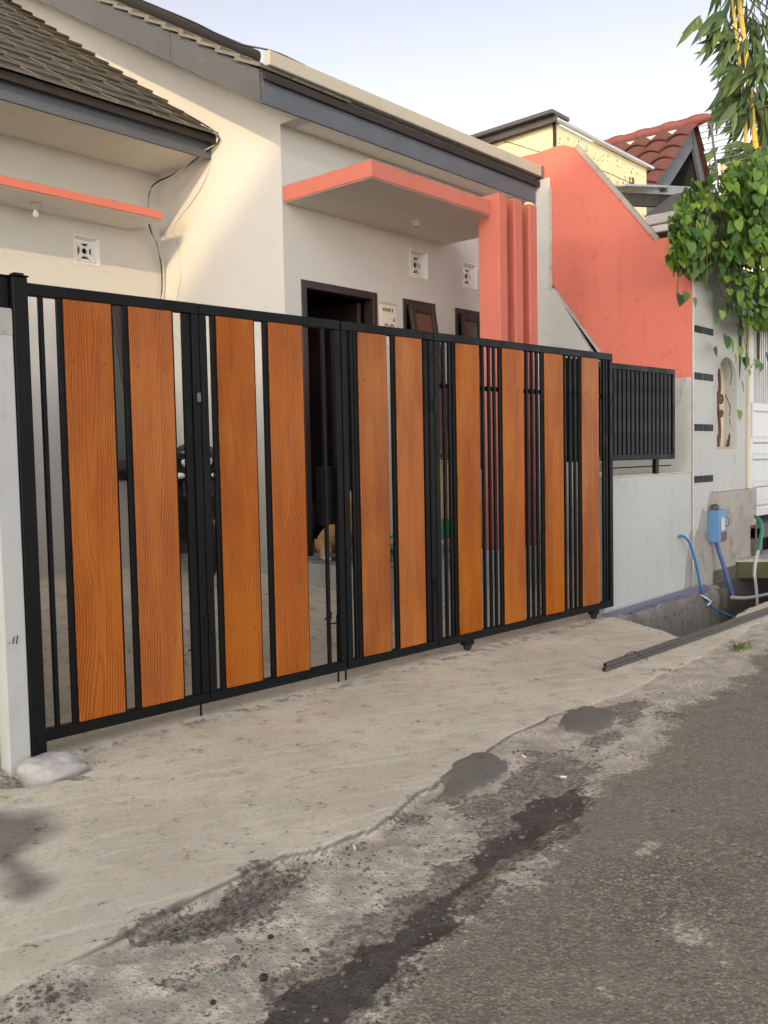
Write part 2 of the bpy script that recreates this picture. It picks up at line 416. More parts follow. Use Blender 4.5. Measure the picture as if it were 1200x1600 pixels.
vor = a.n('ShaderNodeTexVoronoi', {'feature': 'F1'}, Vector=a.vadd(p, a.n('ShaderNodeCombineXYZ', X=a.math('MULTIPLY', n3, .01)).outputs[0]), Scale=78.)
vd, vc = vor.outputs['Distance'], a.sep(vor.outputs['Color'])[0]
vor2 = a.n('ShaderNodeTexVoronoi', {'feature': 'F1'}, Vector=p, Scale=160.)
vd2, vc2 = vor2.outputs['Distance'], a.sep(vor2.outputs['Color'])[1]
st = a.mix(a.ramp(vc, .25, .95), (0.207, 0.177, 0.128), (0.606, 0.520, 0.373))
st = a.mix(a.ramp(vc, .93, .98), st, (0.758, 0.676, 0.509))
st = a.mix(a.ramp(vd, .25, .6), st, (0.158, 0.134, 0.095))
st2 = a.mix(a.ramp(vc2, .3, .95), (0.193, 0.165, 0.119), (0.578, 0.495, 0.351))
asp_c = a.mix(a.ramp(n3, .38, .62), st, st2)
asp_c = a.mix(a.ramp(n1, .35, .65, .0, .5), asp_c, (0.344, 0.293, 0.206))
asp_c = a.mix(a.ramp(a.noise(p, 26, 4, .6), .56, .74, 0, .7), asp_c, (0.138, 0.116, 0.082))
asp_c = a.mix(a.ramp(n2, .52, .78, 0, .55), asp_c, (0.551, 0.469, 0.330))
cr = a.mix(a.ramp(n2, .35, .68), (0.456, 0.405, 0.322), (0.785, 0.682, 0.535))
cr = a.mix(a.ramp(n3, .52, .72, 0, .7), cr, (0.329, 0.291, 0.231))
cr = a.mix(a.ramp(a.math('MULTIPLY', a.ramp(vd, .55, .2), a.ramp(vc, .75, .85)), .3, .9, 0, .75), cr, (0.253, 0.234, 0.200))
n23 = a.math('ADD', a.math('MULTIPLY', n2, .55), a.math('MULTIPLY', n3, .45))
mk = lambda m, k: a.ramp(a.math('ADD', m, a.math('MULTIPLY_ADD', n23, k, -.5*k)), .34, .66)
dustm = a.noise(a.vmul(p, (.5, 1.1, 1)), 1.0, 5, .6)
asp_c = a.mix(a.ramp(dustm, .40, .66, 0, .62), asp_c, a.mix(n2, (0.262, 0.233, 0.189), (0.349, 0.312, 0.255)))
asp_c = a.mix(a.ramp(a.noise(p, 4.5, 5, .6), .56, .74, 0, .55), asp_c, (0.145, 0.129, 0.107))
asp_c = a.mix(.22, asp_c, (0.242, 0.220, 0.186))
c = a.mix(mk(crumb, .5), con, cr)
c = a.mix(a.ramp(a.math('ADD', asp, a.math('MULTIPLY_ADD', a.math('ADD', n2, n3), 1.6, -1.6)), .25, .75), c, asp_c)
c = a.mix(a.math('MULTIPLY', mk(damp, 4.5), a.ramp(n3, .3, .7, .35, .8)), c, (.075, .062, .048))
wetm = mk(wet, 2.4)
c = a.mix(a.math('MULTIPLY', wetm, a.ramp(n2, .32, .62, .62, .9)), c, a.mix(a.ramp(n3, .45, .7), (.045, .038, .031), (.115, .097, .079)))
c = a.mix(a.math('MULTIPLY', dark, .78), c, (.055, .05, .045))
hc = a.math('ADD', a.math('MULTIPLY', n3, .45), a.math('ADD', a.math('MULTIPLY', n4, .35), a.math('MULTIPLY', br, .5)))
ha = a.math('ADD', a.math('MULTIPLY', a.ramp(vd, .55, .1), 1.6), a.math('ADD', a.math('MULTIPLY', a.ramp(vd2, .55, .1), .7), a.math('MULTIPLY', n2, 1.2)))
hh = a.n('ShaderNodeMix', {'data_type': 'FLOAT'}); a.set(hh.inputs[0], a.math('MAXIMUM', asp, a.math('MULTIPLY', crumb, .55))); a.set(hh.inputs[2], hc); a.set(hh.inputs[3], ha)
MAT['ground'] = a.out(c, a.math('MULTIPLY_ADD', wetm, -.28, .9), a.bump(hh.outputs[0], .6, .008), Specular_IOR_Level=.35)

# ------------------------------------------------------------------ numpy noise
def vnoise(x, y, seed=0):
    xi = np.floor(x).astype(np.int64); yi = np.floor(y).astype(np.int64); fx = x-xi; fy = y-yi
    fx = fx*fx*(3-2*fx); fy = fy*fy*(3-2*fy)
    def h(i, j):
        n = (i*374761393 + j*668265263 + seed*1442695041) & 0x7fffffff
        n = ((n ^ (n >> 13))*1274126177) & 0x7fffffff
        return ((n ^ (n >> 16)) & 0xffff)/65535.
    return (h(xi,yi)*(1-fx)+h(xi+1,yi)*fx)*(1-fy)+(h(xi,yi+1)*(1-fx)+h(xi+1,yi+1)*fx)*fy
def fbm(x, y, f, o=4, seed=0):
    r = 0.; amp = 1.; tot = 0.
    for k in range(o): r = r+amp*vnoise(x*f, y*f, seed+k); tot += amp; amp *= .5; f *= 2.03
    return r/tot
def sdist(X, Y, poly):
    """signed distance to a polygon, negative inside"""
    d = np.full(X.shape, 1e9); ins = np.zeros(X.shape, bool); n = len(poly)
    for i in range(n):
        x0, y0 = poly[i]; x1, y1 = poly[(i+1) % n]; dx, dy = x1-x0, y1-y0
        t = np.clip(((X-x0)*dx+(Y-y0)*dy)/(dx*dx+dy*dy+1e-12), 0, 1)
        d = np.minimum(d, np.hypot(X-x0-t*dx, Y-y0-t*dy))
        if y0 != y1:
            c = ((y0 > Y) != (y1 > Y)) & (X < (x1-x0)*(Y-y0)/(y1-y0)+x0); ins ^= c
    return np.where(ins, -d, d)
def sm(x, a, b):
    t = np.clip((x-a)/(b-a), 0, 1); return t*t*(3-2*t)

SLAB = [(-60,-1.45),(-2,-1.45),(-.87,-1.41),(-.7,-1.38),(-.49,-1.36),(-.33,-1.35),(-.2,-1.35),(-.04,-1.36),(.13,-1.42),(.3,-1.42),(.51,-1.39),(.86,-1.31),(1.11,-1.29),(1.32,-1.26),(1.65,-1.24),(2.2,-1.30),(2.88,-1.28),(3.49,-1.25),(4.12,-1.2),(8,-1.1),(60,-1.1)]
ASPH = [(-60,-2.1),(-.9,-2.1),(-.5,-2.03),(-.13,-1.98),(.3,-1.92),(.82,-1.84),(1.48,-1.74),(1.98,-1.67),(2.39,-1.62),(2.91,-1.57),(3.63,-1.49),(6,-1.38),(60,-1.38)]
WET = [(-.58,-1.93),(-.48,-1.85),(-.33,-1.85),(-.16,-1.86),(.09,-1.83),(.28,-1.80),(.49,-1.76),(.60,-1.72),(.80,-1.70),(.95,-1.74),(.93,-1.80),(.80,-1.85),(.63,-1.91),(.47,-1.86),(.30,-1.91),(.11,-1.92),(-.13,-1.98),(-.39,-2.03),(-.58,-2.06)]
DAMP = [[(-.62,-1.90),(-.48,-1.80),(-.2,-1.80),(.1,-1.77),(.4,-1.72),(.62,-1.62),(.9,-1.62),(1.02,-1.74),(.9,-1.88),(.5,-1.95),(.1,-1.97),(-.3,-2.03),(-.62,-2.08)],
        [(.62,-1.48),(.80,-1.52),(1.05,-1.46),(1.2,-1.42),(1.28,-1.55),(1.22,-1.72),(.98,-1.80),(.85,-1.74),(.66,-1.66),(.5,-1.58)],
        [(1.80,-1.30),(2.08,-1.36),(2.13,-1.47),(1.92,-1.53),(1.74,-1.53),(1.86,-1.42)],
        [(1.50,-1.50),(1.7,-1.55),(1.62,-1.62),(1.42,-1.58)],
        [(1.93,-1.60),(2.02,-1.57),(2.05,-1.65),(1.94,-1.68)],
        [(-.52,-1.37),(-.1,-1.37),(.0,-1.45),(-.1,-1.54),(-.36,-1.53),(-.5,-1.5),(-.62,-1.44)],
        [(2.55,-1.20),(2.72,-1.20),(2.75,-1.27),(2.58,-1.28)],
        [(.35,-1.40),(.62,-1.37),(.66,-1.45),(.45,-1.48)],
        [(-.20,.10),(.02,-.20),(-.03,-.30),(-.26,-.16)], [(-.62,-1.62),(-.45,-1.66),(-.42,-1.72),(-.6,-1.7)]]
STAIN = [(-.36,-.40),(-.30,-.55),(-.34,-.70),(-.48,-.80),(-.54,-.98),(-.60,-1.0),(-.60,-.8),(-.7,-.55),(-.8,-.3)]
DITCH = [(4.06,-.24),(3.97,-.42),(3.88,-.59),(3.76,-.78),(3.60,-.96),(3.66,-1.015),(3.77,-1.015),(4.02,-1.0),(4.26,-1.03),(4.5,-.99),(4.88,-.945),(5.24,-.955),(7.6,-.95),(7.6,-.255),(4.06,-.255)]
def grow(a0, step, end, f=1.25):
    out = [a0]
    while (out[-1] < end if step > 0 else out[-1] > end): out.append(out[-1]+step); step *= f
    return out
def ramp_h(x, y):
    """carport floor climbing to the house"""
    q = np.interp(y, [.14, .95, 1.9, 3.3], [0, .235, .329, .329])
    inn = ((x > -.1) & (x < 5.6) & (y > -.06))
    return np.where(inn, q, 0.)
def ground_height(X, Y):
    ys = np.interp(X, [p[0] for p in SLAB], [p[1] for p in SLAB]) + (fbm(X, Y, 5, 3, 3)-.5)*.07
    ya = np.interp(X, [p[0] for p in ASPH], [p[1] for p in ASPH]) + (fbm(X, Y, 3, 4, 5)-.5)*.22
    below = sm(ys-Y, -.004, .026)
    asp = sm(ya-Y, -.16, .16)*sm(Y, -5.8, -5.5)
    z = (fbm(X, Y, .9, 3, 11)-.5)*.012 + (fbm(X, Y, 5, 3, 12)-.5)*.004
    edge = np.exp(-np.maximum(ys-Y, 0)/.16)*below*sm(X, -.75, -.45)*(1-sm(X, .7, .85))
    z = z - edge*.022 - below*.004
    crumb = below*(1-asp)
    rough = (fbm(X, Y, 16, 4, 20)-.5)*.020 + (np.abs(fbm(X, Y, 34, 3, 25)-.5))*-.012
    z = z + rough*crumb*(.35+.9*np.exp(-((X+.3)/.7)**2))
    for k, P in enumerate(([(.24,-2.35),(.40,-2.40),(.37,-2.47),(.26,-2.45)], [(-.05,-2.32),(.08,-2.37),(.0,-2.43),(-.07,-2.39)], [(.20,-2.48),(.30,-2.52),(.24,-2.57)], [(.62,-2.12),(.74,-2.10),(.72,-2.17)])):
        asp = asp*(1-.38*sm(-(sdist(X, Y, P)+(fbm(X, Y, 14, 4, 120+k)-.5)*.12), -.03, .03))
    z = z + asp*((fbm(X, Y, 55, 2, 30)-.5)*.007 + (fbm(X, Y, 2.2, 3, 31)-.5)*.016)
    pit = np.exp(-(((X+.28)/.17)**2 + ((Y+1.45)/.055)**2)); z = z - pit*.022*crumb
    lump = np.exp(-(((X+.24)/.06)**2 + ((Y+1.46)/.04)**2)); z = z + lump*.014
    w = sdist(X, Y, WET)+.012+(fbm(X, Y, 9, 4, 41)-.5)*.15
    wet = sm(-w, -.035, .035)
    z = z - wet*.006
    damp = np.zeros(X.shape)
    for k, P in enumerate(DAMP): damp = np.maximum(damp, sm(-(sdist(X, Y, P)+(fbm(X, Y, 9, 4, 50+k)-.5)*.16), -.05, .06))
    cr = np.abs(Y-ys); line = (1-sm(cr, .003, .010))*sm(X, -.8, -.6)*(1-sm(X, 1.6, 2.0))*sm(fbm(X, Y, 4, 2, 60), .22, .4)
    yc = np.interp(X, [.02, .06, .10, .13], [.06, -.02, -.10, -.2]) + (fbm(X, Y, 20, 3, 61)-.5)*.04
    hair = (1-sm(np.abs(Y-yc), .004, .012))*((X > .0) & (X < .14))
    stn = sm(-(sdist(X, Y, STAIN)+(fbm(X, Y, 5, 4, 62)-.5)*.16), -.06, .06)
    dark = np.maximum(np.maximum(line, hair), stn*.9)
    z = z - line*.006
    z = z - .065*np.exp(-((X+.06)/.17)**2-((Y+.10)/.12)**2)
    gl = Y+.0739*X; drip_shade = np.exp(-((gl+.02)/.05)**2)*sm(fbm(X, Y, 26, 3, 66), .52, .66)*((X > 0) & (X < 4.1))  # paint drips below the gate, also painted in to back its weak contact shadow
    dark = np.maximum(dark, drip_shade*.75)
    far = sm(np.hypot(X-1, Y+1), 8, 16); z = z*(1-far) + ramp_h(X, Y)
    return z, asp, wet, crumb, damp, dark, ys, ya

xs = grow(-1.2, -.012, -60, 1.3)[::-1][:-1] + list(np.arange(-1.2, 1.5, .009)) + list(np.arange(1.5, 4.6, .018)) + list(np.arange(4.6, 7.6, .04)) + grow(7.6, .06, 60)
ysg = grow(-3.0, -.012, -60, 1.3)[::-1][:-1] + list(np.arange(-3.0, -.9, .009)) + list(np.arange(-.9, .2, .02)) + list(np.arange(.2, 3.3, .06)) + grow(3.3, .2, 60)
GX, GY = np.meshgrid(np.array(xs), np.array(ysg))
GZ, g_as, g_wet, g_cr, g_dm, g_dk, g_ys, g_ya = ground_height(GX, GY)
ny, nx = GX.shape
idx = np.arange(nx*ny).reshape(ny, nx)
quads = np.stack([idx[:-1,:-1], idx[:-1,1:], idx[1:,1:], idx[1:,:-1]], -1).reshape(-1, 4)
cxx = GX.reshape(-1)[quads].mean(1); cyy = GY.reshape(-1)[quads].mean(1)
ditchm = sdist(cxx, cyy, DITCH)+(fbm(cxx, cyy, 7, 3, 70)-.5)*.05 < 0
ditchm &= cyy < -.25
carp = (cyy > -.02) & (cxx > -.1) & (cxx < 5.58) & (cyy < 3.4)
asf = (cyy < np.interp(cxx, [p[0] for p in ASPH], [p[1] for p in ASPH])) & ~ditchm & (cyy > -5.7)
slab = ~carp & ~ditchm & ~asf & (cyy > g_ys.reshape(-1)[quads].mean(1))
shl = ~carp & ~ditchm & ~asf & ~slab
def ground_part(name, mask):
    q = quads[mask]; used = np.unique(q); re = np.full(nx*ny, -1); re[used] = np.arange(len(used))
    me = bpy.data.meshes.new(name); co = np.stack([GX.reshape(-1), GY.reshape(-1), GZ.reshape(-1)], 1)[used]
    me.vertices.add(len(used)); me.vertices.foreach_set('co', co.reshape(-1))
    q = re[q]; me.loops.add(q.size); me.loops.foreach_set('vertex_index', q.reshape(-1).astype(np.int32))
    me.polygons.add(len(q)); me.polygons.foreach_set('loop_start', np.arange(0, q.size, 4, dtype=np.int32))
    me.polygons.foreach_set('use_smooth', np.ones(len(q), bool))
    me.update(calc_edges=True)
    for nm, arr in (('asphalt', g_as), ('wet', g_wet), ('crumb', g_cr), ('damp', g_dm), ('dark', g_dk)):
        at = me.attributes.new(nm, 'FLOAT', 'POINT'); at.data.foreach_set('value', arr.reshape(-1)[used].astype(np.float32))
    me.materials.append(MAT['ground'])
    o = bpy.data.objects.new(name, me); COL.objects.link(o); o['kind'] = 'structure'; return o
ground_part('driveway', slab); ground_part('road_shoulder', shl); ground_part('road', asf); ground_part('carport_floor', carp)
def gz(x, y): return float(ground_height(np.array([[x]], float), np.array([[y]], float))[0][0, 0])

# drain beside the low wall
m = MB()
edge = DITCH[:-2]
rows = []
for k, (x, y) in enumerate(edge):
    rows.append([(x, y+.012, -.004), (x+.01, y+.03, -.10), (x+.015, y+.04, -.28), (x+.02, y+.05, -.62)])
for i in range(len(rows)-1):
    for j in range(3): m.add([rows[i][j], rows[i+1][j], rows[i+1][j+1], rows[i][j+1]], [(0,1,2,3)])
m.add([(3.3,-1.2,-.6),(7.8,-1.2,-.6),(7.8,-.1,-.6),(3.3,-.1,-.6)], [(0,1,2,3)], 1)
o = m.build('drain', [MAT['drain'], MAT['mud']]); o['kind'] = 'structure'
m = MB()                                  # rough footing under the low wall
fx = np.linspace(4.0, 5.93, 90); vs = []; fs = []
prof = [(-.246, -.015), (-.30, -.02), (-.335, -.035), (-.345, -.10), (-.35, -.22), (-.36, -.40), (-.36, -.62)]
for i, x in enumerate(fx):
    for j, (y, z) in enumerate(prof):
        q = float(fbm(np.array([x*1.]), np.array([j*.37]), 7, 4, 81)[0])-.5
        lift = -.02 + .05*float(fbm(np.array([x]), np.array([.5]), 3, 3, 83)[0]) if 0 < j < 3 else 0
        vs.append((x, y-q*.06*(j > 0), z+lift+q*.05*(j > 0)))
n = len(prof)
fs = [(i*n+j, i*n+j+1, (i+1)*n+j+1, (i+1)*n+j) for i in range(len(fx)-1) for j in range(n-1)]
m.add(vs, fs); o = m.build('wall_footing', [MAT['footing']], smooth=50); o['kind'] = 'structure'
m = MB(); m.box(5.90, 11, -.256, -.15, -.62, .10); m.box(7.55, 11, -1.05, -.26, -.62, -.03); m.box(5.88, 5.93, -.40, -.256, -.62, -.03, .01)
o = m.build('drain_wall', [MAT['drain']]); o['kind'] = 'structure'
#PART2

# ------------------------------------------------------------------ the house
# house coordinates come from image pixels; HM scales them about the camera
KH = .93939; HB = Vector((-.10506, -.19853, .06841))
HM = Matrix.Translation(HB) @ Matrix.Scale(KH, 4)
def H(x, y, z): return HM @ Vector((x, y, z))
def wall_holes(m, x0, x1, z0, z1, y0, y1, holes):
    """wall facing -y with rectangular holes (xa, xb, za, zb)"""
    cx_ = sorted({x0, x1, *[h[0] for h in holes], *[h[1] for h in holes]}); cz_ = sorted({z0, z1, *[h[2] for h in holes], *[h[3] for h in holes]})
    for i in range(len(cx_)-1):
        for j in range(len(cz_)-1):
            a, b, c, d = cx_[i], cx_[i+1], cz_[j], cz_[j+1]; mx, mz = (a+b)/2, (c+d)/2
            if any(h[0] < mx < h[1] and h[2] < mz < h[3] for h in holes): continue
            for y in (y0, y1): m.add([(a,y,c),(b,y,c),(b,y,d),(a,y,d)], [(0,1,2,3)])
    for xa, xb, za, zb in [(x0, x1, z0, z1)] + list(holes):
        m.add([(xa,y0,za),(xb,y0,za),(xb,y0,zb),(xa,y0,zb),(xa,y1,za),(xb,y1,za),(xb,y1,zb),(xa,y1,zb)], [(0,1,5,4),(1,2,6,5),(2,3,7,6),(3,0,4,7)])
    return m

house = thing('house', H(2.95, 1.74, .25), 'white single storey house with coral canopies and grey fascia boards behind the gate', 'house')
YW, YL, XG = 1.7295, 3.2211, 2.9202
DOOR = (3.09, 3.946, .39, 2.472)
WIN = [(4.272, 4.711, 1.0, 2.468), (5.01, 5.40, 1.0, 2.470)]
WINL = (1.95, 2.503, .985, 2.392)
VENT = [(4.378, 4.616, 2.668, 2.894), (5.13, 5.354, 2.670, 2.896)]
VENTL = (2.117, 2.333, 2.684, 2.895)
m = MB(HM); wall_holes(m, XG+.129, 5.85, .1, 3.60, YW, YW+.13, [DOOR]+WIN+VENT); m.build('wall', MAT['wall'], house, merge=True)
m = MB(HM); wall_holes(m, -.6, XG, .1, 4.1, YL, YL+.13, [WINL, VENTL]); m.build('wall', MAT['wall'], house, merge=True)
m = MB(HM)
m.prism([(1.7295,.1),(1.7295,3.558),(1.505,3.558),(1.505,3.62),(5.55,5.93),(9.4,3.6),(9.4,.1)], 'x', XG, XG+.13)
m.build('gable_wall', MAT['wall'], house)
m = MB(HM); m.box(5.85, 5.98, 1.6, 9.4, .1, 3.9); m.build('wall', MAT['wallgrey'], house)
m = MB(HM); m.box(-.6, 5.9, 9.4, 9.5, .1, 4.2); m.build('wall', MAT['wall'], house)
m = MB(HM); m.box(-.73, -.6, 2.9, 9.4, .1, 4.6); m.build('wall', MAT['wall'], house)
# rooms behind the openings, coloured near black to look unlit
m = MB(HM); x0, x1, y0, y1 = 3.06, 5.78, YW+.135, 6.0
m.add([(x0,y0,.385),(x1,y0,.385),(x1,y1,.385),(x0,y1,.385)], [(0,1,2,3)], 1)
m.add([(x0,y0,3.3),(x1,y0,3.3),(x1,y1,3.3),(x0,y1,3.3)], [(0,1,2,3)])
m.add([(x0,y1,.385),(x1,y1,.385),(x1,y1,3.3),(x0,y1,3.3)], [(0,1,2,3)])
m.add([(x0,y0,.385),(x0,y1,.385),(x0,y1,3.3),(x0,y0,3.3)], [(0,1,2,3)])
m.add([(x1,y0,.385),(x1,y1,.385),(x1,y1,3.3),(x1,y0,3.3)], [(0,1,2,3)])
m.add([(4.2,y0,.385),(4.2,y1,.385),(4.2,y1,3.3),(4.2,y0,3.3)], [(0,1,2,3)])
m.build('room', [MAT['shade_fill'], MAT['tile_floor']], house)
m = MB(HM); m.add([(1.6,3.7,.7),(2.8,3.7,.7),(2.8,3.7,3.2),(1.6,3.7,3.2)], [(0,1,2,3)]); m.build('curtain', MAT['cloth'], house)
# door
m = MB(HM); xa, xb, za, zb = DOOR
for bx in ((xa, xa+.055, za, zb), (xb-.055, xb, za, zb), (xa+.055, xb-.055, zb-.06, zb)):
    m.box(bx[0], bx[1], YW-.008, YW+.10, bx[2], bx[3], .004)
dr = m.build('door', MAT['brown'], house)
m = MB(HM); m.box(xb-.10, xb-.06, YW+.12, YW+.90, za+.01, zb-.07, .004); dl = m.build('door_leaf', MAT['brown'], dr)
# windows with top hung sashes pushed out
def window(w, y, ang, glass):
    xa, xb, za, zb = w; m = MB(HM)
    for bx in ((xa, xa+.045, za, zb), (xb-.045, xb, za, zb), (xa+.045, xb-.045, zb-.05, zb), (xa+.045, xb-.045, za, za+.05)):
        m.box(bx[0], bx[1], y-.012, y+.09, bx[2], bx[3], .004)
    fr = m.build('window', MAT['brown'], house)
    T = HM @ Matrix.Translation((0, y-.012, zb-.055)) @ Matrix.Rotation(-ang, 4, 'X')
    m = MB(T); h = zb-za-.105; a, b = xa+.047, xb-.047
    for bx in ((a, a+.055, -h, 0), (b-.055, b, -h, 0), (a+.055, b-.055, -.06, 0), (a+.055, b-.055, -h, -h+.08)):
        m.box(bx[0], bx[1], -.035, 0, bx[2], bx[3], .005)
    m.build('sash', MAT['brown'], fr)
    m = MB(T); m.box(a+.055, b-.055, -.020, -.014, -h+.08, -.06); m.build('pane', glass, fr)
    m = MB(T)
    for q in (.22, .78): m.box(a+(b-a)*q-.03, a+(b-a)*q+.03, -.041, -.034, -.05, -.028, .003)
    m.build('hinge', MAT['brown'], fr)
window(WIN[0], YW, math.radians(9), MAT['brownglass'])
window(WIN[1], YW, math.radians(5), MAT['glass'])
window(WINL, YL, math.radians(12), MAT['glass'])
def vent_block(v, y):
    xa, xb, za, zb = v; cxv, czv = (xa+xb)/2, (za+zb)/2; hw, hh = (xb-xa)/2, (zb-za)/2; m = MB(HM)
    m = MB(HM); ro = [(-hw-.003,-hh-.003),(hw+.003,-hh-.003),(hw+.003,hh+.003),(-hw-.003,hh+.003)]; ri = [(p*.70, q*.70) for p, q in ro]; re = [(p*.93, q*.93) for p, q in ro]
    P = lambda r, yy: [(cxv+p, yy, czv+q) for p, q in r]
    v_ = P(ro, y-.006)+P(re, y-.006)+P(ri, y+.055)+P(ro, y+.01)
    f_ = [(i, (i+1) % 4, (i+1) % 4+4, i+4) for i in range(4)]+[(i+4, (i+1) % 4+4, (i+1) % 4+8, i+8) for i in range(4)]+[(i, (i+1) % 4, (i+1) % 4+12, i+12) for i in range(4)]
    m.add(v_, f_); R = hw*.70; yy = y+.045
    m.torus((cxv, yy, czv), R*.42, R*.15, 'y', 24, 8, flat=1.2)
    for sx in (-1, 1):
        for sz in (-1, 1):
            m.bar((cxv+sx*R*.36, yy, czv+sz*R*.36), (cxv+sx*R*1.04, yy, czv+sz*R*1.04), R*.42, .03, (0,1,0))
    for sx, sz in ((1,0),(-1,0),(0,1),(0,-1)):
        m.bar((cxv+sx*R*.98-(sz != 0)*R, yy, czv+sz*R*.98-(sx != 0)*R), (cxv+sx*R*.98+(sz != 0)*R, yy, czv+sz*R*.98+(sx != 0)*R), .03 if sx else .012, .012 if sx else .03, (0,1,0) if sx else (0,0,1))
    m.build('vent_block', MAT['vent'], house, smooth=35)
    m = MB(HM); m.box(xa, xb, y+.10, y+.115, za, zb); m.build('vent_back', MAT['shade_fill'], house)  # dark sheet paints the shade behind the vent holes
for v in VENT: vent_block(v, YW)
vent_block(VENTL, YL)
# canopies
def canopy(x0, x1, y0, y1, z0, z1):
    m = MB(HM); m.box(x0, x1, y0, y1, z0, z1, .006); c_ = m.build('canopy', MAT['coral'], house)
    m = MB(HM); m.box(x0+.004, x1-.004, y0+.004, y1, z1+.0005, z1+.006); m.build('canopy_top', MAT['stained'], c_)
    m = MB(HM); m.box(x0+.010, x1-.010, y0+.010, y1, z0-.003, z0-.0005); m.build('canopy_underside', MAT['soffit'], c_)
canopy(2.925, 4.865, .861, YW-.002, 3.004, 3.115)
canopy(-.6, 2.627, 2.779, YL-.002, 3.016, 3.078)
for x in (4.328, 4.552, 4.772):
    m = MB(HM); m.box(x, x+.115, .787, .985, .371, 3.166, .006); m.build('column', MAT['coral'], house)
m = MB(HM); m.box(4.30, 4.96, .770, 1.01, 0., .37, .01); m.build('plinth', MAT['wallgrey'], house)
# porch
m = MB(HM); m.box(2.925, 5.795, 1.42, YW+.02, .05, .374, .006); m.box(2.925, 3.60, .800, 1.42, .05, .374, .006); m.build('porch', MAT['riser'], house)
m = MB(HM)
for i in range(10):
    for j in range(4):
        xa = 2.915+i*.29; ya = .785+j*.24
        if xa > 3.5 and ya < 1.2: continue
        m.box(xa+.002, min(xa+.288, 5.79), ya+.002, ya+.238, .3745, .390, .003)
m.build('porch_tile', MAT['tile_floor'], house)['kind'] = 'stuff'
# main roof over the gable side
SL = .572; ang = math.atan(SL)
def zr(y): return 3.535 + SL*(y-1.493)
for ya, yb in ((1.475, 2.44), (2.446, 5.55)):
    m = MB(HM); m.prism([(ya, zr(ya)), (ya, zr(ya)+.225), (yb, zr(yb)+.225), (yb, zr(yb))], 'x', 2.503, 2.525); m.build('barge_board', MAT['barge'], house)
m = MB(HM); m.prism([(1.50, zr(1.5)+.05), (1.50, zr(1.5)+.065), (5.55, zr(5.55)+.065), (5.55, zr(5.55)+.05)], 'x', 2.526, XG-.002); m.build('soffit', MAT['soffit'], house)
m = MB(HM); m.box(2.528, 5.975, 1.471, 1.493, 3.535, 3.785, .003); m.build('fascia_board', MAT['fascia'], house)
m = MB(HM); m.box(XG+.002, 5.975, 1.494, YW-.002, 3.562, 3.574); m.build('soffit', MAT['soffit'], house)
m = MB(HM); m.box(2.535, 5.985, 1.405, 1.4695, 3.772, 3.872, .006); m.build('gutter', MAT['gutter'], house)
m = MB(HM); m.box(5.986, 6.0, 1.39, 1.485, 3.76, 3.875, .004); m.build('gutter_end', MAT['steel'], house)
m = MB(HM); m.prism([(1.44, zr(1.44)+.232), (5.55, zr(5.55)+.232), (9.7, 3.6), (9.7, 3.56), (5.55, zr(5.55)+.18), (1.44, zr(1.44)+.18)], 'x', 2.53, 6.1)
roof = m.build('roof', [MAT['tiletop']], house)
def tile_mesh(wd, ln, th):
    m = MB(Matrix.Scale(KH, 4)); xs_ = [0, .03, .045, wd-.03, wd]; zt = [th*1.12, th*1.12, th, th, th*.88]
    vs = []
    for y, lift in ((0, .014), (ln, 0)):
        for x, t in zip(xs_, zt): vs.append((x, y+(.03*x if y == 0 else 0), lift))
        for x, t in zip(xs_, zt): vs.append((x, y+(.03*x if y == 0 else 0)+.002, lift+t))
    k = 5
    for i in range(4):
        m.add([vs[k+i], vs[k+i+1], vs[3*k+i+1], vs[3*k+i]], [(0,1,2,3)], 0)
        m.add([vs[i], vs[i+1], vs[2*k+i+1], vs[2*k+i]], [(0,1,2,3)], 1)
        m.add([vs[i], vs[i+1], vs[k+i+1], vs[k+i]], [(0,1,2,3)], 1)
    for i in (0, 4): m.add([vs[i], vs[k+i], vs[3*k+i], vs[2*k+i]], [(0,1,2,3)], 1)
    return m
rnd = random.Random(3)
proto = None
def lay(parent, px_, py_, pz_, an):
    global proto
    loc = H(px_, py_, pz_)
    if proto is None:
        o = tile_mesh(.296, .29, .019).build('roof_tile', [MAT['tiletop'], MAT['tileedge']], parent, local=True, merge=True); proto = o
        o.location = loc-ORG[parent.name]
    else: o = inst(proto, 'roof_tile', parent, loc)
    o.rotation_euler = (an+rnd.uniform(-.006, .006), rnd.uniform(-.008, .008), rnd.uniform(-.004, .006))
for r in range(19):
    y = 1.44+r*.205
    for c in range(3): lay(roof, 2.475+c*.3, y, zr(y)+.232, ang-.04)
m = MB(HM); m.tube([(2.46, 5.55, zr(5.55)+.27), (6.1, 5.55, zr(5.55)+.27)], .09, 10); m.build('ridge', MAT['tiletop'], roof, smooth=40)
# lower roof on the left
SL2 = .656; an2 = math.atan(SL2)
def zl(y): return 3.632 + SL2*(y-2.434)
m = MB(HM); m.prism([(2.46, zl(2.46)-.004), (5.7, zl(5.7)-.004), (9.7, zl(5.7)-2.2), (5.7, zl(5.7)-.06), (2.46, zl(2.46)-.06)], 'x', -.75, XG-.003)
roofl = m.build('roof', [MAT['tiletop']], house)
for r in range(15):
    y = 2.434+r*.209
    for c in range(12): lay(roofl, 2.622-c*.298+rnd.uniform(-.004, .004), y, zl(y)+rnd.uniform(0, .002), an2-.045)
m = MB(HM); m.tube([(-.75, 5.6, zl(5.6)+.06), (XG-.005, 5.6, zl(5.6)+.06)], .09, 10); m.build('ridge', MAT['tiletop'], roofl, smooth=40)
m = MB(HM); m.box(-.75, XG-.002, 2.523, 2.545, 3.483, 3.640, .003); m.build('fascia_board', MAT['fascia'], house)
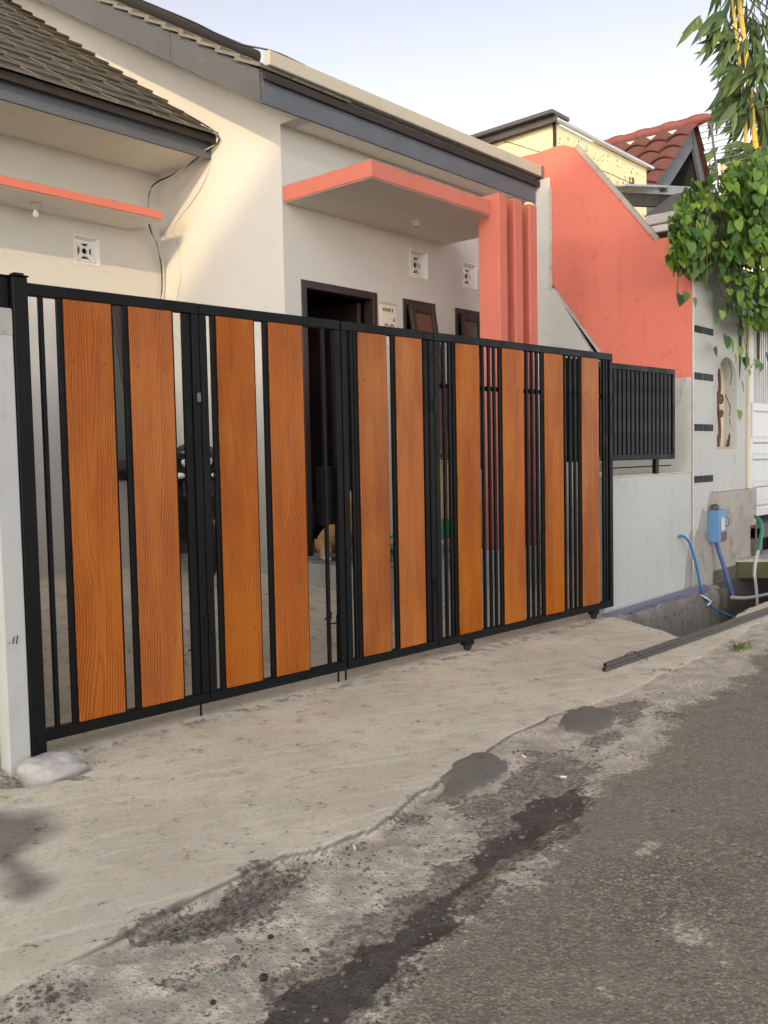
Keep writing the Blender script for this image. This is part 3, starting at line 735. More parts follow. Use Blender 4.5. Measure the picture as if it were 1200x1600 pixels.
m = MB(HM); m.box(-.75, XG-.002, 2.546, YL-.002, 3.514, 3.526); m.build('soffit', MAT['soffit'], house)

# ceiling lamps, meter, number board, cables
def ceiling_lamp(x, y, z, label, bulb):
    t = thing('ceiling_lamp', H(x, y, z), label, 'lamp', 'lamps under the canopies')
    c0 = H(x, y, z); m = MB()
    m.lathe([(.036, -.001), (.038, -.012), (.030, -.026), (.022, -.046), (.021, -.050)], c0, n=20); m.build('socket', MAT['socket'], t, smooth=40)
    if bulb:
        m = MB(); m.lathe([(.010, -.050), (.012, -.058), (.019, -.072), (.020, -.082), (.014, -.095), (0, -.100)], c0, n=16); m.build('bulb', MAT['bulb'], t, smooth=60)
ceiling_lamp(1.70, 3.02, 3.016, 'small lamp socket with a frosted bulb under the left coral canopy', True)
ceiling_lamp(4.02, 1.36, 3.004, 'empty lamp socket under the right coral canopy', False)

t = thing('electric_meter', H(3.06-.12, YL, 2.03), 'grey electric meter on the white wall behind the gate', 'meter')
m = MB(HM); m.box(2.80, 2.912, YL-.09, YL-.001, 2.09, 2.31, .012); m.build('housing', MAT['plastic_grey'], t)
m = MB(HM); m.box(2.82, 2.90, YL-.101, YL-.091, 2.20, 2.28, .004); m.box(2.84, 2.88, YL-.101, YL-.091, 2.11, 2.15, .003); m.build('label_plate', MAT['white'], t)
m = MB(HM); m.box(2.83, 2.90, YL-.07, YL-.001, 2.02, 2.088, .01); m.build('terminal_cover', MAT['white'], t)

def strokes(m, lines, o, ux, uz, n, sc, r):
    o = Vector(o); ux = Vector(ux); uz = Vector(uz)
    for ln in lines:
        pts = spline([o+ux*(p[0]*sc)+uz*(p[1]*sc) for p in ln], 4) if len(ln) > 2 else [o+ux*(p[0]*sc)+uz*(p[1]*sc) for p in ln]
        m.tube(pts, r, 5)
t = thing('number_board', H(4.07, YW, 2.05), 'cream house number board reading NOMER A 22 beside the door', 'sign')
m = MB(HM); m.box(3.968, 4.170, YW-.012, YW-.001, 2.05, 2.410, .003); m.build('board', MAT['offwhite'], t)
m = MB(HM); m.box(3.968, 4.170, YW-.0135, YW-.0125, 2.385, 2.409); m.build('top_stain', MAT['woodpale'], t)
m = MB(HM)
LET = {'N': [[(0,0),(.05,1)],[(.05,1),(.6,.05)],[(.6,.05),(.68,1.02)]], 'O': [[(.35,1),(.05,.6),(.12,.1),(.45,0),(.65,.4),(.55,.85),(.35,1)]],
       'M': [[(0,0),(.08,1)],[(.08,1),(.38,.35)],[(.38,.35),(.7,1)],[(.7,1),(.78,.02)]], 'E': [[(.5,.95),(.05,1)],[(.05,1),(.02,0)],[(.02,.5),(.42,.52)],[(.02,0),(.5,.03)]],
       'R': [[(0,0),(.05,1)],[(.05,1),(.5,.9),(.48,.6),(.04,.5)],[(.15,.5),(.6,0)]], 'A': [[(0,0),(.33,1)],[(.33,1),(.66,0)],[(.12,.36),(.55,.36)]],
       '2': [[(.02,.72),(.15,.96),(.42,.98),(.58,.75),(.45,.45),(.05,.05)],[(.05,.05),(.68,.06)]]}
x = 4.0
for i, ch in enumerate('NOMER'):
    m = MB(HM); strokes(m, LET[ch], (x, YW-.014, 2.330+.004*(i % 2)), (1,0,0), (0,0,1), None, .029, .0021); x += .029; m.build('letter', MAT['ink'], t)
m = MB(HM); strokes(m, LET['A'], (4.128, YW-.014, 2.255), (1,0,0), (0,0,1), None, .034, .0026); m.build('letter', MAT['ink'], t)
for i in range(2):
    m = MB(HM); strokes(m, LET['2'], (4.020+i*.07, YW-.014, 2.155), (1,0,0), (0,0,1), None, .075, .0042); m.build('digit', MAT['ink'], t)

def cable(name, pts, r, mat, label, group=None, n=6, T=None):
    m = MB(T); m.tube(spline(pts, n), r, 6); o = m.build(name, MAT[mat], smooth=60); tag(o, label, 'cable', group); return o
cp = [(1.1, 4.30, 5.02), (1.6, 3.8, 4.66), (2.1, 3.2, 4.27), (2.55, 2.7, 3.90), (2.845, 2.46, 3.70), (2.905, 2.41, 3.60), (2.86, 2.55, 3.52), (2.76, 2.78, 3.40), (2.68, 2.93, 3.34), (2.66, 3.0, 3.26), (2.69, 3.05, 3.13), (2.70, 3.06, 3.02), (2.80, 3.12, 2.92), (2.868, 3.16, 2.78), (2.886, 3.18, 2.60), (2.872, 3.19, 2.44), (2.86, 3.195, 2.32)]
cable('power_cable', cp, .006, 'cable', 'black twisted supply cable drooping from the left roof to the meter', T=HM)
cable('power_cable', [(p[0]+.014*math.sin(i*2.1), p[1]-.010, p[2]-.012*math.cos(i*1.7)) for i, p in enumerate(cp[4:])], .004, 'whitewire', 'pale wire wound along the supply cable over the left canopy', T=HM)
cable('wall_wire', [(2.916, 2.52, 3.47), (2.916, 2.62, 3.33), (2.916, 2.78, 3.21), (2.916, 2.93, 3.13), (2.916, 3.04, 3.05), (2.916, 3.0, 2.93), (2.916, 2.96, 2.82), (2.916, 2.97, 2.62), (2.916, 3.03, 2.45)], .003, 'whitewire', 'thin pale wire stapled down the yellowish gable wall', T=HM)
cable('roof_cable', [(2.45, 3.9, 5.26), (2.46, 3.2, 4.87), (2.47, 2.6, 4.53), (2.48, 2.1, 4.24), (2.49, 1.7, 3.99), (2.62, 1.46, 3.90), (2.9, 1.44, 3.885)], .006, 'cable', 'black cable lying along the verge tiles of the gable roof', T=HM)
cable('overhead_wire', [(4.45, 1.4, 3.70), (4.9, 1.45, 3.83), (5.4, 1.5, 3.99), (6.1, 1.5, 4.05), (7.4, 1.5, 4.15), (8.8, 1.5, 4.16), (11, 1.6, 4.3)], .004, 'cable', 'thin black wire crossing from the gutter to the yellow wall', T=HM)

# ------------------------------------------------------------------ boundary walls
bw = thing('boundary_wall', (-.10, .1, 0), 'white plastered boundary wall beside the black gate post', 'wall')
m = MB(); m.box(-.150, -.062, -.015, 2.8, -.1, 1.700, .006); m.build('wall', MAT['wallgrey'], bw)
m = MB(); m.box(-.1495, -.0625, -.0165, .03, 1.60, 1.703, .005); m.build('top_patch', MAT['mortar'], bw)
m = MB(); m.box(-.26, -.151, .05, 2.8, -.1, 1.66, .006); m.build('side_face', MAT['cream'], bw)
m = MB(); strokes(m, [[(0,.0),(.2,1)],[(.5,-.1),(.75,1.1)],[(-.55,.12),(-.45,.2)]], (-.117, -.0165, .466), (1,0,0), (0,0,1), None, .026, .0022); m.build('ink_mark', MAT['ink'], bw)

sw = thing('side_wall', (5.55, .4, 0), 'grey white side wall sloping down behind the sliding gate', 'wall')
m = MB(); m.prism([(-.2425,-.1),(-.2425,1.732),(.36,1.735),(.52,1.83),(.70,2.08),(1.02,2.60),(1.06,2.64),(1.40,2.64),(1.40,-.1)], 'x', 5.548, 5.60); m.build('wall', MAT['wallgrey'], sw)
m = MB(); m.bar((5.568, .36, 1.73), (5.568, 1.02, 2.615), .048, .022, (1,0,0)); m.build('mortar_edge', MAT['mortar'], sw)
m = MB(); m.box(5.544, 5.612, 1.06, 1.23, 2.62, 3.60, .006); m.build('pier', MAT['wallgrey'], sw)
m = MB(); m.box(5.54, 5.615, 1.045, 1.07, 2.60, 3.5, .006); m.build('mortar_edge', MAT['mortar'], sw)
m = MB(); m.prism([(-.20,1.733),(-.06,1.733),(-.05,1.55),(-.09,1.47),(-.15,1.52),(-.17,1.62)], 'x', 5.5455, 5.5478); m.build('mortar_patch', MAT['mortar'], sw)

pw = thing('neighbour_wall', (5.65, .4, 0), 'tall coral wall with a slanted top between the two houses', 'wall')
top = [(1.75,3.86),(1.2,3.84),(1.0,3.855),(.93,3.85),(.84,3.815),(.46,3.345),(.27,3.108),(.085,2.875),(.03,2.885),(-.245,2.887)]
m = MB(); m.prism([(-.245,1.733),(.36,1.733),(1.03,2.64),(1.055,2.66),(1.055,3.5),(1.75,3.5)]+top, 'x', 5.552, 5.68); m.build('wall', MAT['coralwall'], pw)
m = MB()
for p, q in zip(top[4:7], top[5:8]): m.bar((5.636, p[0]+.01, p[1]+.012), (5.636, q[0]+.01, q[1]+.012), .075, .035, (1,0,0))
m.build('coping', MAT['stained'], pw)

lw = thing('low_wall', (4.85, -.2, 0), 'low grey white wall under the small black fence panel', 'wall')
m = MB(); m.box(4.05, 5.5475, -.2445, -.130, -.1, .958, .008); m.build('wall', MAT['wallgrey'], lw)
m = MB(); m.box(4.05, 5.547, -.247, -.129, .9585, .966, .003); m.build('sill', MAT['cream'], lw)
m = MB(); m.prism([(5.38,-.05),(5.547,-.05),(5.547,.50),(5.50,.46),(5.47,.30),(5.43,.22),(5.41,.08)], 'y', -.2465, -.2449); m.build('worn_patch', MAT['stained'], lw)

pl = thing('gate_pillar', (5.74, -.2, 0), 'pale grey pillar with four bands of black tiles beside the coral wall', 'pillar')
m = MB(); m.box(5.548, 5.945, -.262, -.2465, -.3, 2.86, .004); m.box(5.70, 5.944, -.246, .1, -.3, 2.858); m.build('pillar', MAT['wallgrey'], pl)
for k, (za, dz) in enumerate(((2.122, .0), (1.743, .0), (1.325, .0), (.90, -.02))):
    for xa, xb in ((5.556, 5.735), (5.755, 5.940)):
        m = MB(); m.box(xa, xb, -.270, -.2605, za-.028, za+.028, .003); m.build('tile', MAT['blacktile'], pl)
m = MB(); m.prism([(5.55,-.25),(5.944,-.25),(5.944,.80),(5.88,.78),(5.80,.62),(5.72,.66),(5.64,.50),(5.55,.42)], 'y', -.2650, -.2625); m.build('bare_patch', MAT['stained'], pl)

# ------------------------------------------------------------------ the gate
def gate_at(s, off=0., z=0.): return (s*math.cos(GA)-off*math.sin(GA), s*math.sin(GA)+off*math.cos(GA), z)
gp = thing('gate_post', gate_at(-.03), 'black square steel gate post with a cap standing on a concrete lump', 'gate post', rz=GA)
m = MB(); m.box(-.029, .028, -.024, .030, -.02, 1.822, .003); m.build('post', MAT['black'], gp, local=True)
m = MB(); m.box(-.034, .033, -.028, .036, 1.823, 1.829, .002); m.box(-.02, .02, -.015, .022, 1.829, 1.838, .002); m.build('cap', MAT['black'], gp, local=True)
m = MB(); m.box(-.032, .031, -.027, .033, -.02, .022, .003); m.build('foot_plate', MAT['black'], gp, local=True)
m = MB(); m.box(-.115, -.031, .004, .075, 1.705, 1.822, .004); m.box(-.125, -.03, .0, .08, 1.823, 1.828, .001); m.build('wall_bracket', MAT['black'], gp, local=True)
m = MB(); m.box(.03, .036, .034, .075, 1.58, 1.70, .008); m.build('stop_plate', MAT['plastic_grey'], gp, local=True)

ZB, ZT = .108, 1.763
def leaf_gate(s0, s1, label, planks, bars, mid=None, left=True, group='leaves of the black and wood gate'):
    t = thing('gate_leaf', gate_at(s0+.002), label, 'gate', group, GA); L = s1-s0-.004; X = lambda s: s-s0-.002
    m = MB(); m.box(0, L, 0, .036, ZT, 1.808, .0025); m.build('top_rail', MAT['black'], t, local=True)
    m = MB(); m.box(0, L, 0, .036, .062, ZB, .0025); m.build('bottom_rail', MAT['black'], t, local=True)
    for a, b in (((0, .036), (L-.036, L)) if left else ((L-.036, L),)):
        m = MB(); m.box(a, b, .0005, .0355, ZB+.0005, ZT-.0005, .0025); m.build('stile', MAT['black'], t, local=True)
    for c in planks:
        for a, b in ((X(c)-.122, X(c)-.090), (X(c)+.088, X(c)+.112)):
            m = MB(); m.box(a, b, .004, .022, ZB-.002, ZT+.002, .002); m.build('bar', MAT['black'], t, local=True)
    for c in bars:
        m = MB(); m.box(X(c)-.009, X(c)+.009, .006, .024, ZB-.002, ZT+.002, .002); m.build('bar', MAT['black'], t, local=True)
    for zc in ((1.522, .36) if not mid else (.36,)):
        for c in planks:
            m = MB(); m.box(X(c)-.089, X(c)+.087, .006, .022, zc-.012, zc+.012, .002); m.build('cross_strip', MAT['black'], t, local=True)
    if mid:
        m = MB(); m.box(X(mid[0]), X(mid[1]), .0245, .040, 1.508, 1.534, .002); m.build('middle_rail', MAT['black'], t, local=True)
    for c in planks:
        src = bpy.data.objects.get('plank')
        if src is None:
            m = MB(); m.box(-.0995, .0995, -.006, .0035, 0, 1.652, .0022); o = m.build('plank', MAT['plank'], t, local=True)
        else:
            o = src.copy(); COL.objects.link(o); o.parent = t; ORG[o.name] = ORG[t.name]
        o.location = (X(c), 0, ZB+.0015); o.rotation_euler = (0, random.uniform(-.0012, .0012), 0)
        for dx in (-.063, .063):
            for zc in (1.416, .255):
                q = bpy.data.objects.get('screw')
                if q is None:
                    mm = MB(); mm.lathe([(.0058, 0), (.0058, -.0014), (.0036, -.0032), (.0015, -.0022), (0, -.0022)], (0, 0, 0), 'y', 8); q2 = mm.build('screw', MAT['screw'], o, smooth=40, local=True)
                else:
                    q2 = q.copy(); COL.objects.link(q2); q2.parent = o; ORG[q2.name] = ORG[t.name]
                q2.location = (dx+random.uniform(-.006, .006), -.006, zc+random.uniform(-.006, .006))
    return t, L
def drop_rod(t, x, z0):
    m = MB(); m.tube([(x, .044, .34), (x, .044, z0)], .005, 8); m.tube([(x, .044, .30), (x-.05, .05, .30)], .004, 6); m.build('drop_rod', MAT['black'], t, smooth=50, local=True)
def hinge(t, x, zc):
    m = MB(); m.tube([(x, -.006, zc-.035), (x, -.006, zc+.035)], .006, 8); m.box(x-.028, x-.004, -.003, -.0005, zc-.03, zc+.03, .001); m.build('hinge', MAT['black'], t, smooth=40, local=True)
t1, L = leaf_gate(-.0035, .757, 'first gate leaf from the left with two wide wooden planks', [.243, .520], [.060], left=False)
drop_rod(t1, L-.022, -.045)
m = MB(); m.box(L-.02, L-.001, -.0035, -.0006, 1.385, 1.425, .001); m.build('hinge_plate', MAT['steel'], t1, local=True)
m = MB(); m.box(L-.075, L-.0365, .010, .030, ZB, ZT, .003); m.build('stiffener', MAT['black'], t1, local=True)
t2, L = leaf_gate(.757, 1.578, 'second gate leaf from the left between the hinge and the lock box', [.943, 1.227], [1.470])
hinge(t2, .004, 1.41); hinge(t2, .004, .42); drop_rod(t2, L-.025, -.05)
m = MB(); m.box(L-.11, L-.004, .037, .085, .80, 1.09, .004); m.build('lock_box', MAT['black'], t2, local=True)
m = MB(); m.tube([(L-.06, .05, .36), (L-.06, .05, .33), (L-.10, .05, .33)], .005, 6); m.build('bolt_handle', MAT['black'], t2, local=True)
t3, L = leaf_gate(1.582, 2.262, 'third gate leaf from the left, its two planks behind which a slit shows the cage', [1.790, 2.060], [1.655])
drop_rod(t3, .018, -.04); hinge(t3, L-.002, 1.41); hinge(t3, L-.002, .42)
m = MB(); m.box(L-.072, L-.0365, .008, .032, ZB, ZT, .003); m.build('stiffener', MAT['black'], t3, local=True)
t4, L = leaf_gate(2.264, 4.088, 'rightmost sliding gate leaf with four planks and small wheels', [2.543, 2.961, 3.383, 3.802],
                  [2.354, 2.400, 2.694, 2.752, 2.80, 3.118, 3.172, 3.225, 3.525, 3.585, 3.640, 3.985, 4.018], mid=(2.30, 4.05))
for s in (2.53, 3.86):
    m = MB(); x = s-2.266
    m.lathe([(.008, .006), (.026, .006), (.028, .012), (.022, .018), (.028, .024), (.026, .030), (.008, .030)], (x, 0, .030), 'y', 20); w_ = m.build('wheel', MAT['rubber'], t4, smooth=35, local=True)
    m = MB(); m.box(x-.04, x+.04, -.002, .004, .036, .064, .002); m.box(x-.04, x+.04, .032, .038, .036, .064, .002); m.build('wheel_fork', MAT['black'], t4, local=True)
m = MB(); m.box(3.905-2.266, 3.98-2.266, .037, .050, 1.37, 1.44, .004); m.build('latch', MAT['black'], t4, local=True)

sf = thing('fence_panel', gate_at(4.2, .10, .96), 'small black fence panel of close upright bars above the low wall', 'fence', rz=GA)
for a, b, c, d in ((-.53, .953, 1.724, 1.766), (-.53, .953, 1.074, 1.115)):
    m = MB(); m.box(a, b, 0, .036, c-.96, d-.96, .003); m.build('rail', MAT['black'], sf, local=True)
for a, b in ((-.53, -.495), (.918, .953)):
    m = MB(); m.box(a, b, 0, .036, 1.1155-.96, 1.7235-.96, .003); m.build('stile', MAT['black'], sf, local=True)
fb = None
for i in range(23):
    x = -.455+i*.0602
    if fb is None: m = MB(); m.box(-.020, .020, .0015, .0345, 0, .608, .002); fb = m.build('bar', MAT['black'], sf, local=True); o = fb
    else: o = fb.copy(); COL.objects.link(o); o.parent = sf
    o.location = (x, 0, 1.1155-.96)
m = MB(); m.box(.660, .705, .002, .036, .006, 1.0735-.96, .003); m.build('foot', MAT['black'], sf, local=True)
m = MB(); m.tube([(-.30, .02, 1.0-.96+.02), (.94, .03, 1.025-.96)], .005, 8); m.build('guide_rod', MAT['black'], sf, local=True)
m = MB(); m.box(-.14, -.07, -.06, .0, 1.0-.96, 1.06-.96, .006); m.build('guide_bracket', MAT['alu'], sf, local=True)

# concrete lump under the post
m = MB(); nu, nv = 40, 20; vs = []
for j in range(nv+1):
    th = math.pi*j/nv
    for k in range(nu):
        a_ = 2*math.pi*k/nu; q = 1+.22*(float(fbm(np.array([2+math.cos(a_)*math.sin(th)*1.2]), np.array([3+math.sin(a_)*math.sin(th)*1.2+math.cos(th)]), 2.6, 4, 91)[0])-.5)*1.8
        sx = math.copysign(abs(math.sin(th)*math.cos(a_))**.75, math.cos(a_)); sy = math.copysign(abs(math.sin(th)*math.sin(a_))**.75, math.sin(a_)); szv = math.copysign(abs(math.cos(th))**.7, math.cos(th))
        vs.append((-.028+.108*q*sx, -.095+.125*q*sy, -.050+.085*q*szv))
m.add(vs, [(j*nu+k, j*nu+(k+1) % nu, (j+1)*nu+(k+1) % nu, (j+1)*nu+k) for j in range(nv) for k in range(nu)])
tag(m.build('concrete_lump', MAT['lump'], smooth=60), 'rounded grey concrete lump holding the foot of the gate post', 'concrete lump')

# angle iron track on short posts, steel tubes lying on the ground
tr = thing('sliding_track', (4.9, -.30, -.05), 'slate coloured angle iron track running along the foot of the low wall', 'track')
m = MB(); m.bar((3.96, -.285, .004), (5.72, -.300, .012), .045, .005, (0,-.5,1)); m.bar((3.96, -.308, -.012), (5.72, -.323, -.004), .004, .034, (0,0,1)); m.build('angle_iron', MAT['rail'], tr)
for x, h in ((4.30, .14), (4.66, .11), (5.0, .12), (5.10, .10), (5.55, .13)):
    m = MB(); m.box(x-.022, x+.022, -.318, -.29, -h, -.014, .003); m.build('support', MAT['black'], tr)

def hollow(name, p, q, w, th, label, group):
    m = MB(); p = Vector(p); q = Vector(q); t = (q-p).normalized(); a_ = t.cross(Vector((0,0,1))).normalized(); b_ = a_.cross(t)
    def ring(c, s): return [c+a_*s*i+b_*s*j for i, j in ((-1,-1),(1,-1),(1,1),(-1,1))]
    o_, i_ = w/2, w/2-th
    v_ = ring(p, o_)+ring(q, o_)+ring(p, i_)+ring(q, i_)
    f_ = [(i, (i+1) % 4, (i+1) % 4+4, i+4) for i in range(4)]+[(i+8, (i+1) % 4+8, (i+1) % 4+12, i+12) for i in range(4)]+[(i, (i+1) % 4, (i+1) % 4+8, i+8) for i in range(4)]+[(i+4, (i+1) % 4+4, (i+1) % 4+12, i+12) for i in range(4)]
    m.add(v_, f_); o = m.build(name, MAT['steel']); tag(o, label, 'steel tube', group); return o
hollow('steel_tube', (2.52, -1.040, .0125), (8.4, -1.30, .014), .020, .0025, 'lower of two raw steel tubes lying at the ditch edge', 'steel tubes on the ground')
hollow('steel_tube', (2.535, -1.038, .0335), (8.4, -1.297, .035), .020, .0025, 'upper of two raw steel tubes stacked at the ditch edge', 'steel tubes on the ground')
m = MB(); m.tube(spline([(2.83, -.985, .012), (2.84, -1.02, .040), (2.86, -1.045, .048), (2.875, -1.075, .03), (2.88, -1.11, .008)], 5), .003, 6); tag(m.build('tie_wire', MAT['rustwire'], smooth=60), 'short rusty wire tied over the two steel tubes', 'wire')

# ------------------------------------------------------------------ right neighbour: arch wall, gate, pipes, slab
aw = thing('arch_wall', (6.4, -.18, 0), 'pale grey wall with an arched niche beside the metal gate', 'wall')
m = MB(); cxa, ra, z0a, zs = 6.405, .235, 1.145, 1.72
arc = [(cxa+ra*math.cos(t), zs+ra*1.0*math.sin(t)) for t in np.linspace(0, math.pi, 15)]
loop = [(cxa+ra, z0a)]+arc+[(cxa-ra, z0a)]
zt_ = 2.75
def fan(y):
    out = [(5.95, y, .775), (6.86, y, .775), (6.86, y, zt_), (5.95, y, zt_)]
    m.add([(5.95,y,.775),(cxa-ra,y,.775),(cxa-ra,y,zt_),(5.95,y,zt_)], [(0,1,2,3)]); m.add([(cxa+ra,y,.775),(6.86,y,.775),(6.86,y,zt_),(cxa+ra,y,zt_)], [(0,1,2,3)])
    m.add([(cxa-ra,y,.775),(cxa+ra,y,.775),(cxa+ra,y,z0a),(cxa-ra,y,z0a)], [(0,1,2,3)])
    for p, q in zip(arc[:-1], arc[1:]): m.add([(p[0],y,p[1]),(p[0],y,zt_),(q[0],y,zt_),(q[0],y,q[1])], [(0,1,2,3)])
fan(-.210)
n = len(loop); m.add([(p[0], -.210, p[1]) for p in loop]+[(p[0], -.10, p[1]) for p in loop], [(i, (i+1) % n, (i+1) % n+n, i+n) for i in range(n)])
m.add([(6.86,-.21,.775),(6.86,-.05,.775),(6.86,-.05,zt_),(6.86,-.21,zt_)], [(0,1,2,3)]); m.add([(5.95,-.21,zt_),(6.86,-.21,zt_),(6.86,-.05,zt_),(5.95,-.05,zt_)], [(0,1,2,3)])
m.build('wall', MAT['wallgrey'], aw, merge=True)
m = MB(); m.box(5.95, 6.855, -.095, -.06, .78, 2.7); 
for i in range(9): m.box(cxa-.2+i*.05, cxa-.2+i*.05+.03, -.101, -.096, 1.15, 1.95, .002)
m.build('niche_back', MAT['cream'], aw)
m = MB(); m.box(cxa-ra+.002, cxa+ra-.002, -.165, -.102, 1.1455, 1.165, .004); m.build('niche_sill', MAT['woodpale'], aw)
m = MB()
def scroll(c, r0, turns, a0, sgn=1):
    pts = []
    for i in range(int(turns*14)+1):
        t = i/14*2*math.pi; r = r0*(1-.75*i/(turns*14)); pts.append((c[0]+r*math.cos(a0+sgn*t), -.135, c[1]+r*math.sin(a0+sgn*t)))
    m.tube(pts, .009, 6)
m.tube(spline([(6.40, -.135, 1.17), (6.43, -.135, 1.30), (6.41, -.135, 1.45), (6.38, -.135, 1.56), (6.43, -.135, 1.70), (6.40, -.135, 1.86)], 6), .014, 8)
for c_, r_, a_, g_ in (((6.46, 1.60), .055, 2.6, 1), ((6.30, 1.50), .06, .4, -1), ((6.29, 1.40), .05, 0, 1), ((6.47, 1.46), .035, 3.0, -1), ((6.27, 1.23), .05, 1.2, 1), ((6.36, 1.22), .045, 2.0, -1), ((6.33, 1.62), .05, 5.5, 1)): scroll(c_, r_, 1.4, a_, g_)
m.build('iron_scroll', MAT['ironbrown'], aw, smooth=60)
m = MB(); m.box(5.947, 7.06, -.245, -.10, -.6, .772, .008); m.build('plinth', MAT['stained'], aw)

ng = thing('metal_gate', (7.6, -.2, .5), 'pale grey metal gate with upright bars above ribbed sheet panels', 'gate')
m = MB(); m.box(6.905, 6.955, -.225, -.165, .775, 2.6, .004); m.build('post', MAT['cream'], ng)
m = MB()
m.box(6.965, 7.04, -.215, -.175, .50, 2.5, .004); m.box(8.55, 8.63, -.215, -.175, .50, 2.5, .004)
m.box(7.041, 8.549, -.212, -.178, 1.50, 1.575, .004); m.box(7.041, 8.549, -.212, -.178, .50, .56, .004); m.box(7.041, 8.549, -.212, -.178, 2.42, 2.5, .004); m.build('frame', MAT['greygate'], ng)
for i in range(26):
    x = 7.075+i*.057
    m = MB(); m.box(x, x+.022, -.205, -.185, 1.5755, 2.4195, .002); m.build('bar', MAT['greygate'], ng)
m = MB(); m.box(7.041, 8.549, -.19, -.18, .5605, 1.4995); m.build('sheet', MAT['greygate'], ng)
for zc in (.62, .80, 1.06, 1.22):
    m = MB(); m.prism([(-.191, zc-.03), (-.214, zc-.012), (-.214, zc+.022), (-.191, zc+.04)], 'x', 7.05, 8.545); m.build('rib', MAT['greygate'], ng)
m = MB(); m.box(6.975, 6.995, -.235, -.216, 1.26, 1.58, .003); m.build('handle', MAT['greygate'], ng)
m = MB(); m.box(6.9, 9.5, -.30, .3, .30, .43, .01); o = m.build('gate_threshold', MAT['drain']); o['kind'] = 'structure'

m = MB(); rp = random.Random(5); poly = [(6.52,-.26),(6.62,-.40),(6.70,-.50),(7.1,-.56),(7.8,-.62),(8.6,-.66),(10,-.7),(10,-.2),(6.6,-.2)]
m.prism(poly, 'z', -.02, .125); o = m.build('drain_slab', [MAT['moss']]); o['kind'] = 'structure'
m = MB(); m.prism([(p[0]+.01, p[1]+.012) for p in poly], 'z', .1255, .15); o = m.build('slab_screed', [MAT['mortar']]); o['kind'] = 'structure'
m = MB(); m.box(6.90, 7.08, -.30, -.20, .1505, .42, .015); m.build('rubble', MAT['drain'])['kind'] = 'structure'

mb_ = thing('meter_box', (5.95, -.30, .36), 'old blue sheet metal water meter box on the stained wall', 'meter box')
m = MB(); m.box(5.83, 6.03, -.345, -.264, .362, .632, .006); m.build('box', MAT['blue'], mb_)
m = MB(); m.box(5.836, 6.026, -.353, -.3455, .37, .626, .004); dr2 = m.build('door', MAT['blue'], mb_)
m = MB(); m.box(5.90, 5.975, -.356, -.3535, .46, .57, .002); m.build('yellow_label', MAT['offwhite'], mb_)
m = MB(); m.box(5.90, 6.022, -.3555, -.3535, .372, .445, .001); m.build('rust_patch', MAT['ironbrown'], mb_)
m = MB(); m.tube(spline([(6.0, -.354, .57), (6.0, -.375, .56), (6.0, -.375, .50), (6.0, -.354, .49)], 4), .004, 6); m.build('handle', MAT['steel'], mb_)
m = MB()
for x in (5.86, 5.91): m.torus((x, -.30, .655), .022, .008, 'x', 14, 6)
m.build('hanger', MAT['steel'], mb_, smooth=50)
def pipe(name, pts, r, mat, label, cat='hose', n=7):
    m = MB(); m.tube(spline(pts, n), r, 8); o = m.build(name, MAT[mat], smooth=60); return tag(o, label, cat)
pipe('water_hose', [(5.28, -.246, .455), (5.30, -.275, .458), (5.36, -.30, .41), (5.42, -.31, .31), (5.48, -.32, .17), (5.53, -.325, .03), (5.58, -.34, -.06), (5.64, -.37, -.14), (5.76, -.42, -.21), (5.98, -.5, -.30)], .0105, 'bluehose', 'blue water hose looping from the white wall into the drain')
m = MB(); m.tube(spline([(5.545, -.32, -.04), (5.56, -.37, -.07), (5.60, -.385, -.10), (5.585, -.36, -.13)], 5), .008, 6); tag(m.build('cloth_tie', MAT['white']), 'white rag tied round the blue hose', 'rag')
pipe('water_pipe', [(5.93, -.30, .365), (5.945, -.31, .30), (5.97, -.35, .15), (6.0, -.39, -.02), (6.01, -.41, -.09)], .019, 'bluepipe', 'dark blue pipe under the blue meter box', 'pipe')
pipe('drain_pipe', [(5.97, -.42, -.105), (6.02, -.43, -.118), (6.2, -.46, -.14), (6.6, -.50, -.155), (7.4, -.56, -.16)], .016, 'palepipe', 'pale grey pipe lying across the open drain', 'pipe')
pipe('garden_hose', [(6.86, -.30, .52), (6.80, -.36, .49), (6.68, -.42, .42), (6.52, -.46, .32), (6.42, -.48, .25)], .017, 'greenhose', 'green hose hanging from the neighbour gate foot')
pipe('hose_end', [(6.42, -.48, .249), (6.33, -.49, .17), (6.30, -.49, .06), (6.34, -.49, -.06), (6.37, -.49, -.2), (6.37, -.49, -.4)], .014, 'palepipe', 'pale bleached hose end dangling into the drain')

fw = thing('street_wall', (11.5, -.1, 0), 'long grey boundary wall farther along the street past the metal gate', 'wall')
m = MB(); m.box(8.66, 15.5, -.24, -.08, -.1, 2.25, .01); m.build('wall', MAT['wallgrey'], fw)
m = MB(); m.box(8.64, 15.52, -.28, -.04, 2.2505, 2.32, .008); m.build('coping', MAT['mortar'], fw)
m = MB(); m.box(8.66, 15.5, -.262, -.2405, -.1, .42, .004); m.build('plinth', MAT['stained'], fw)

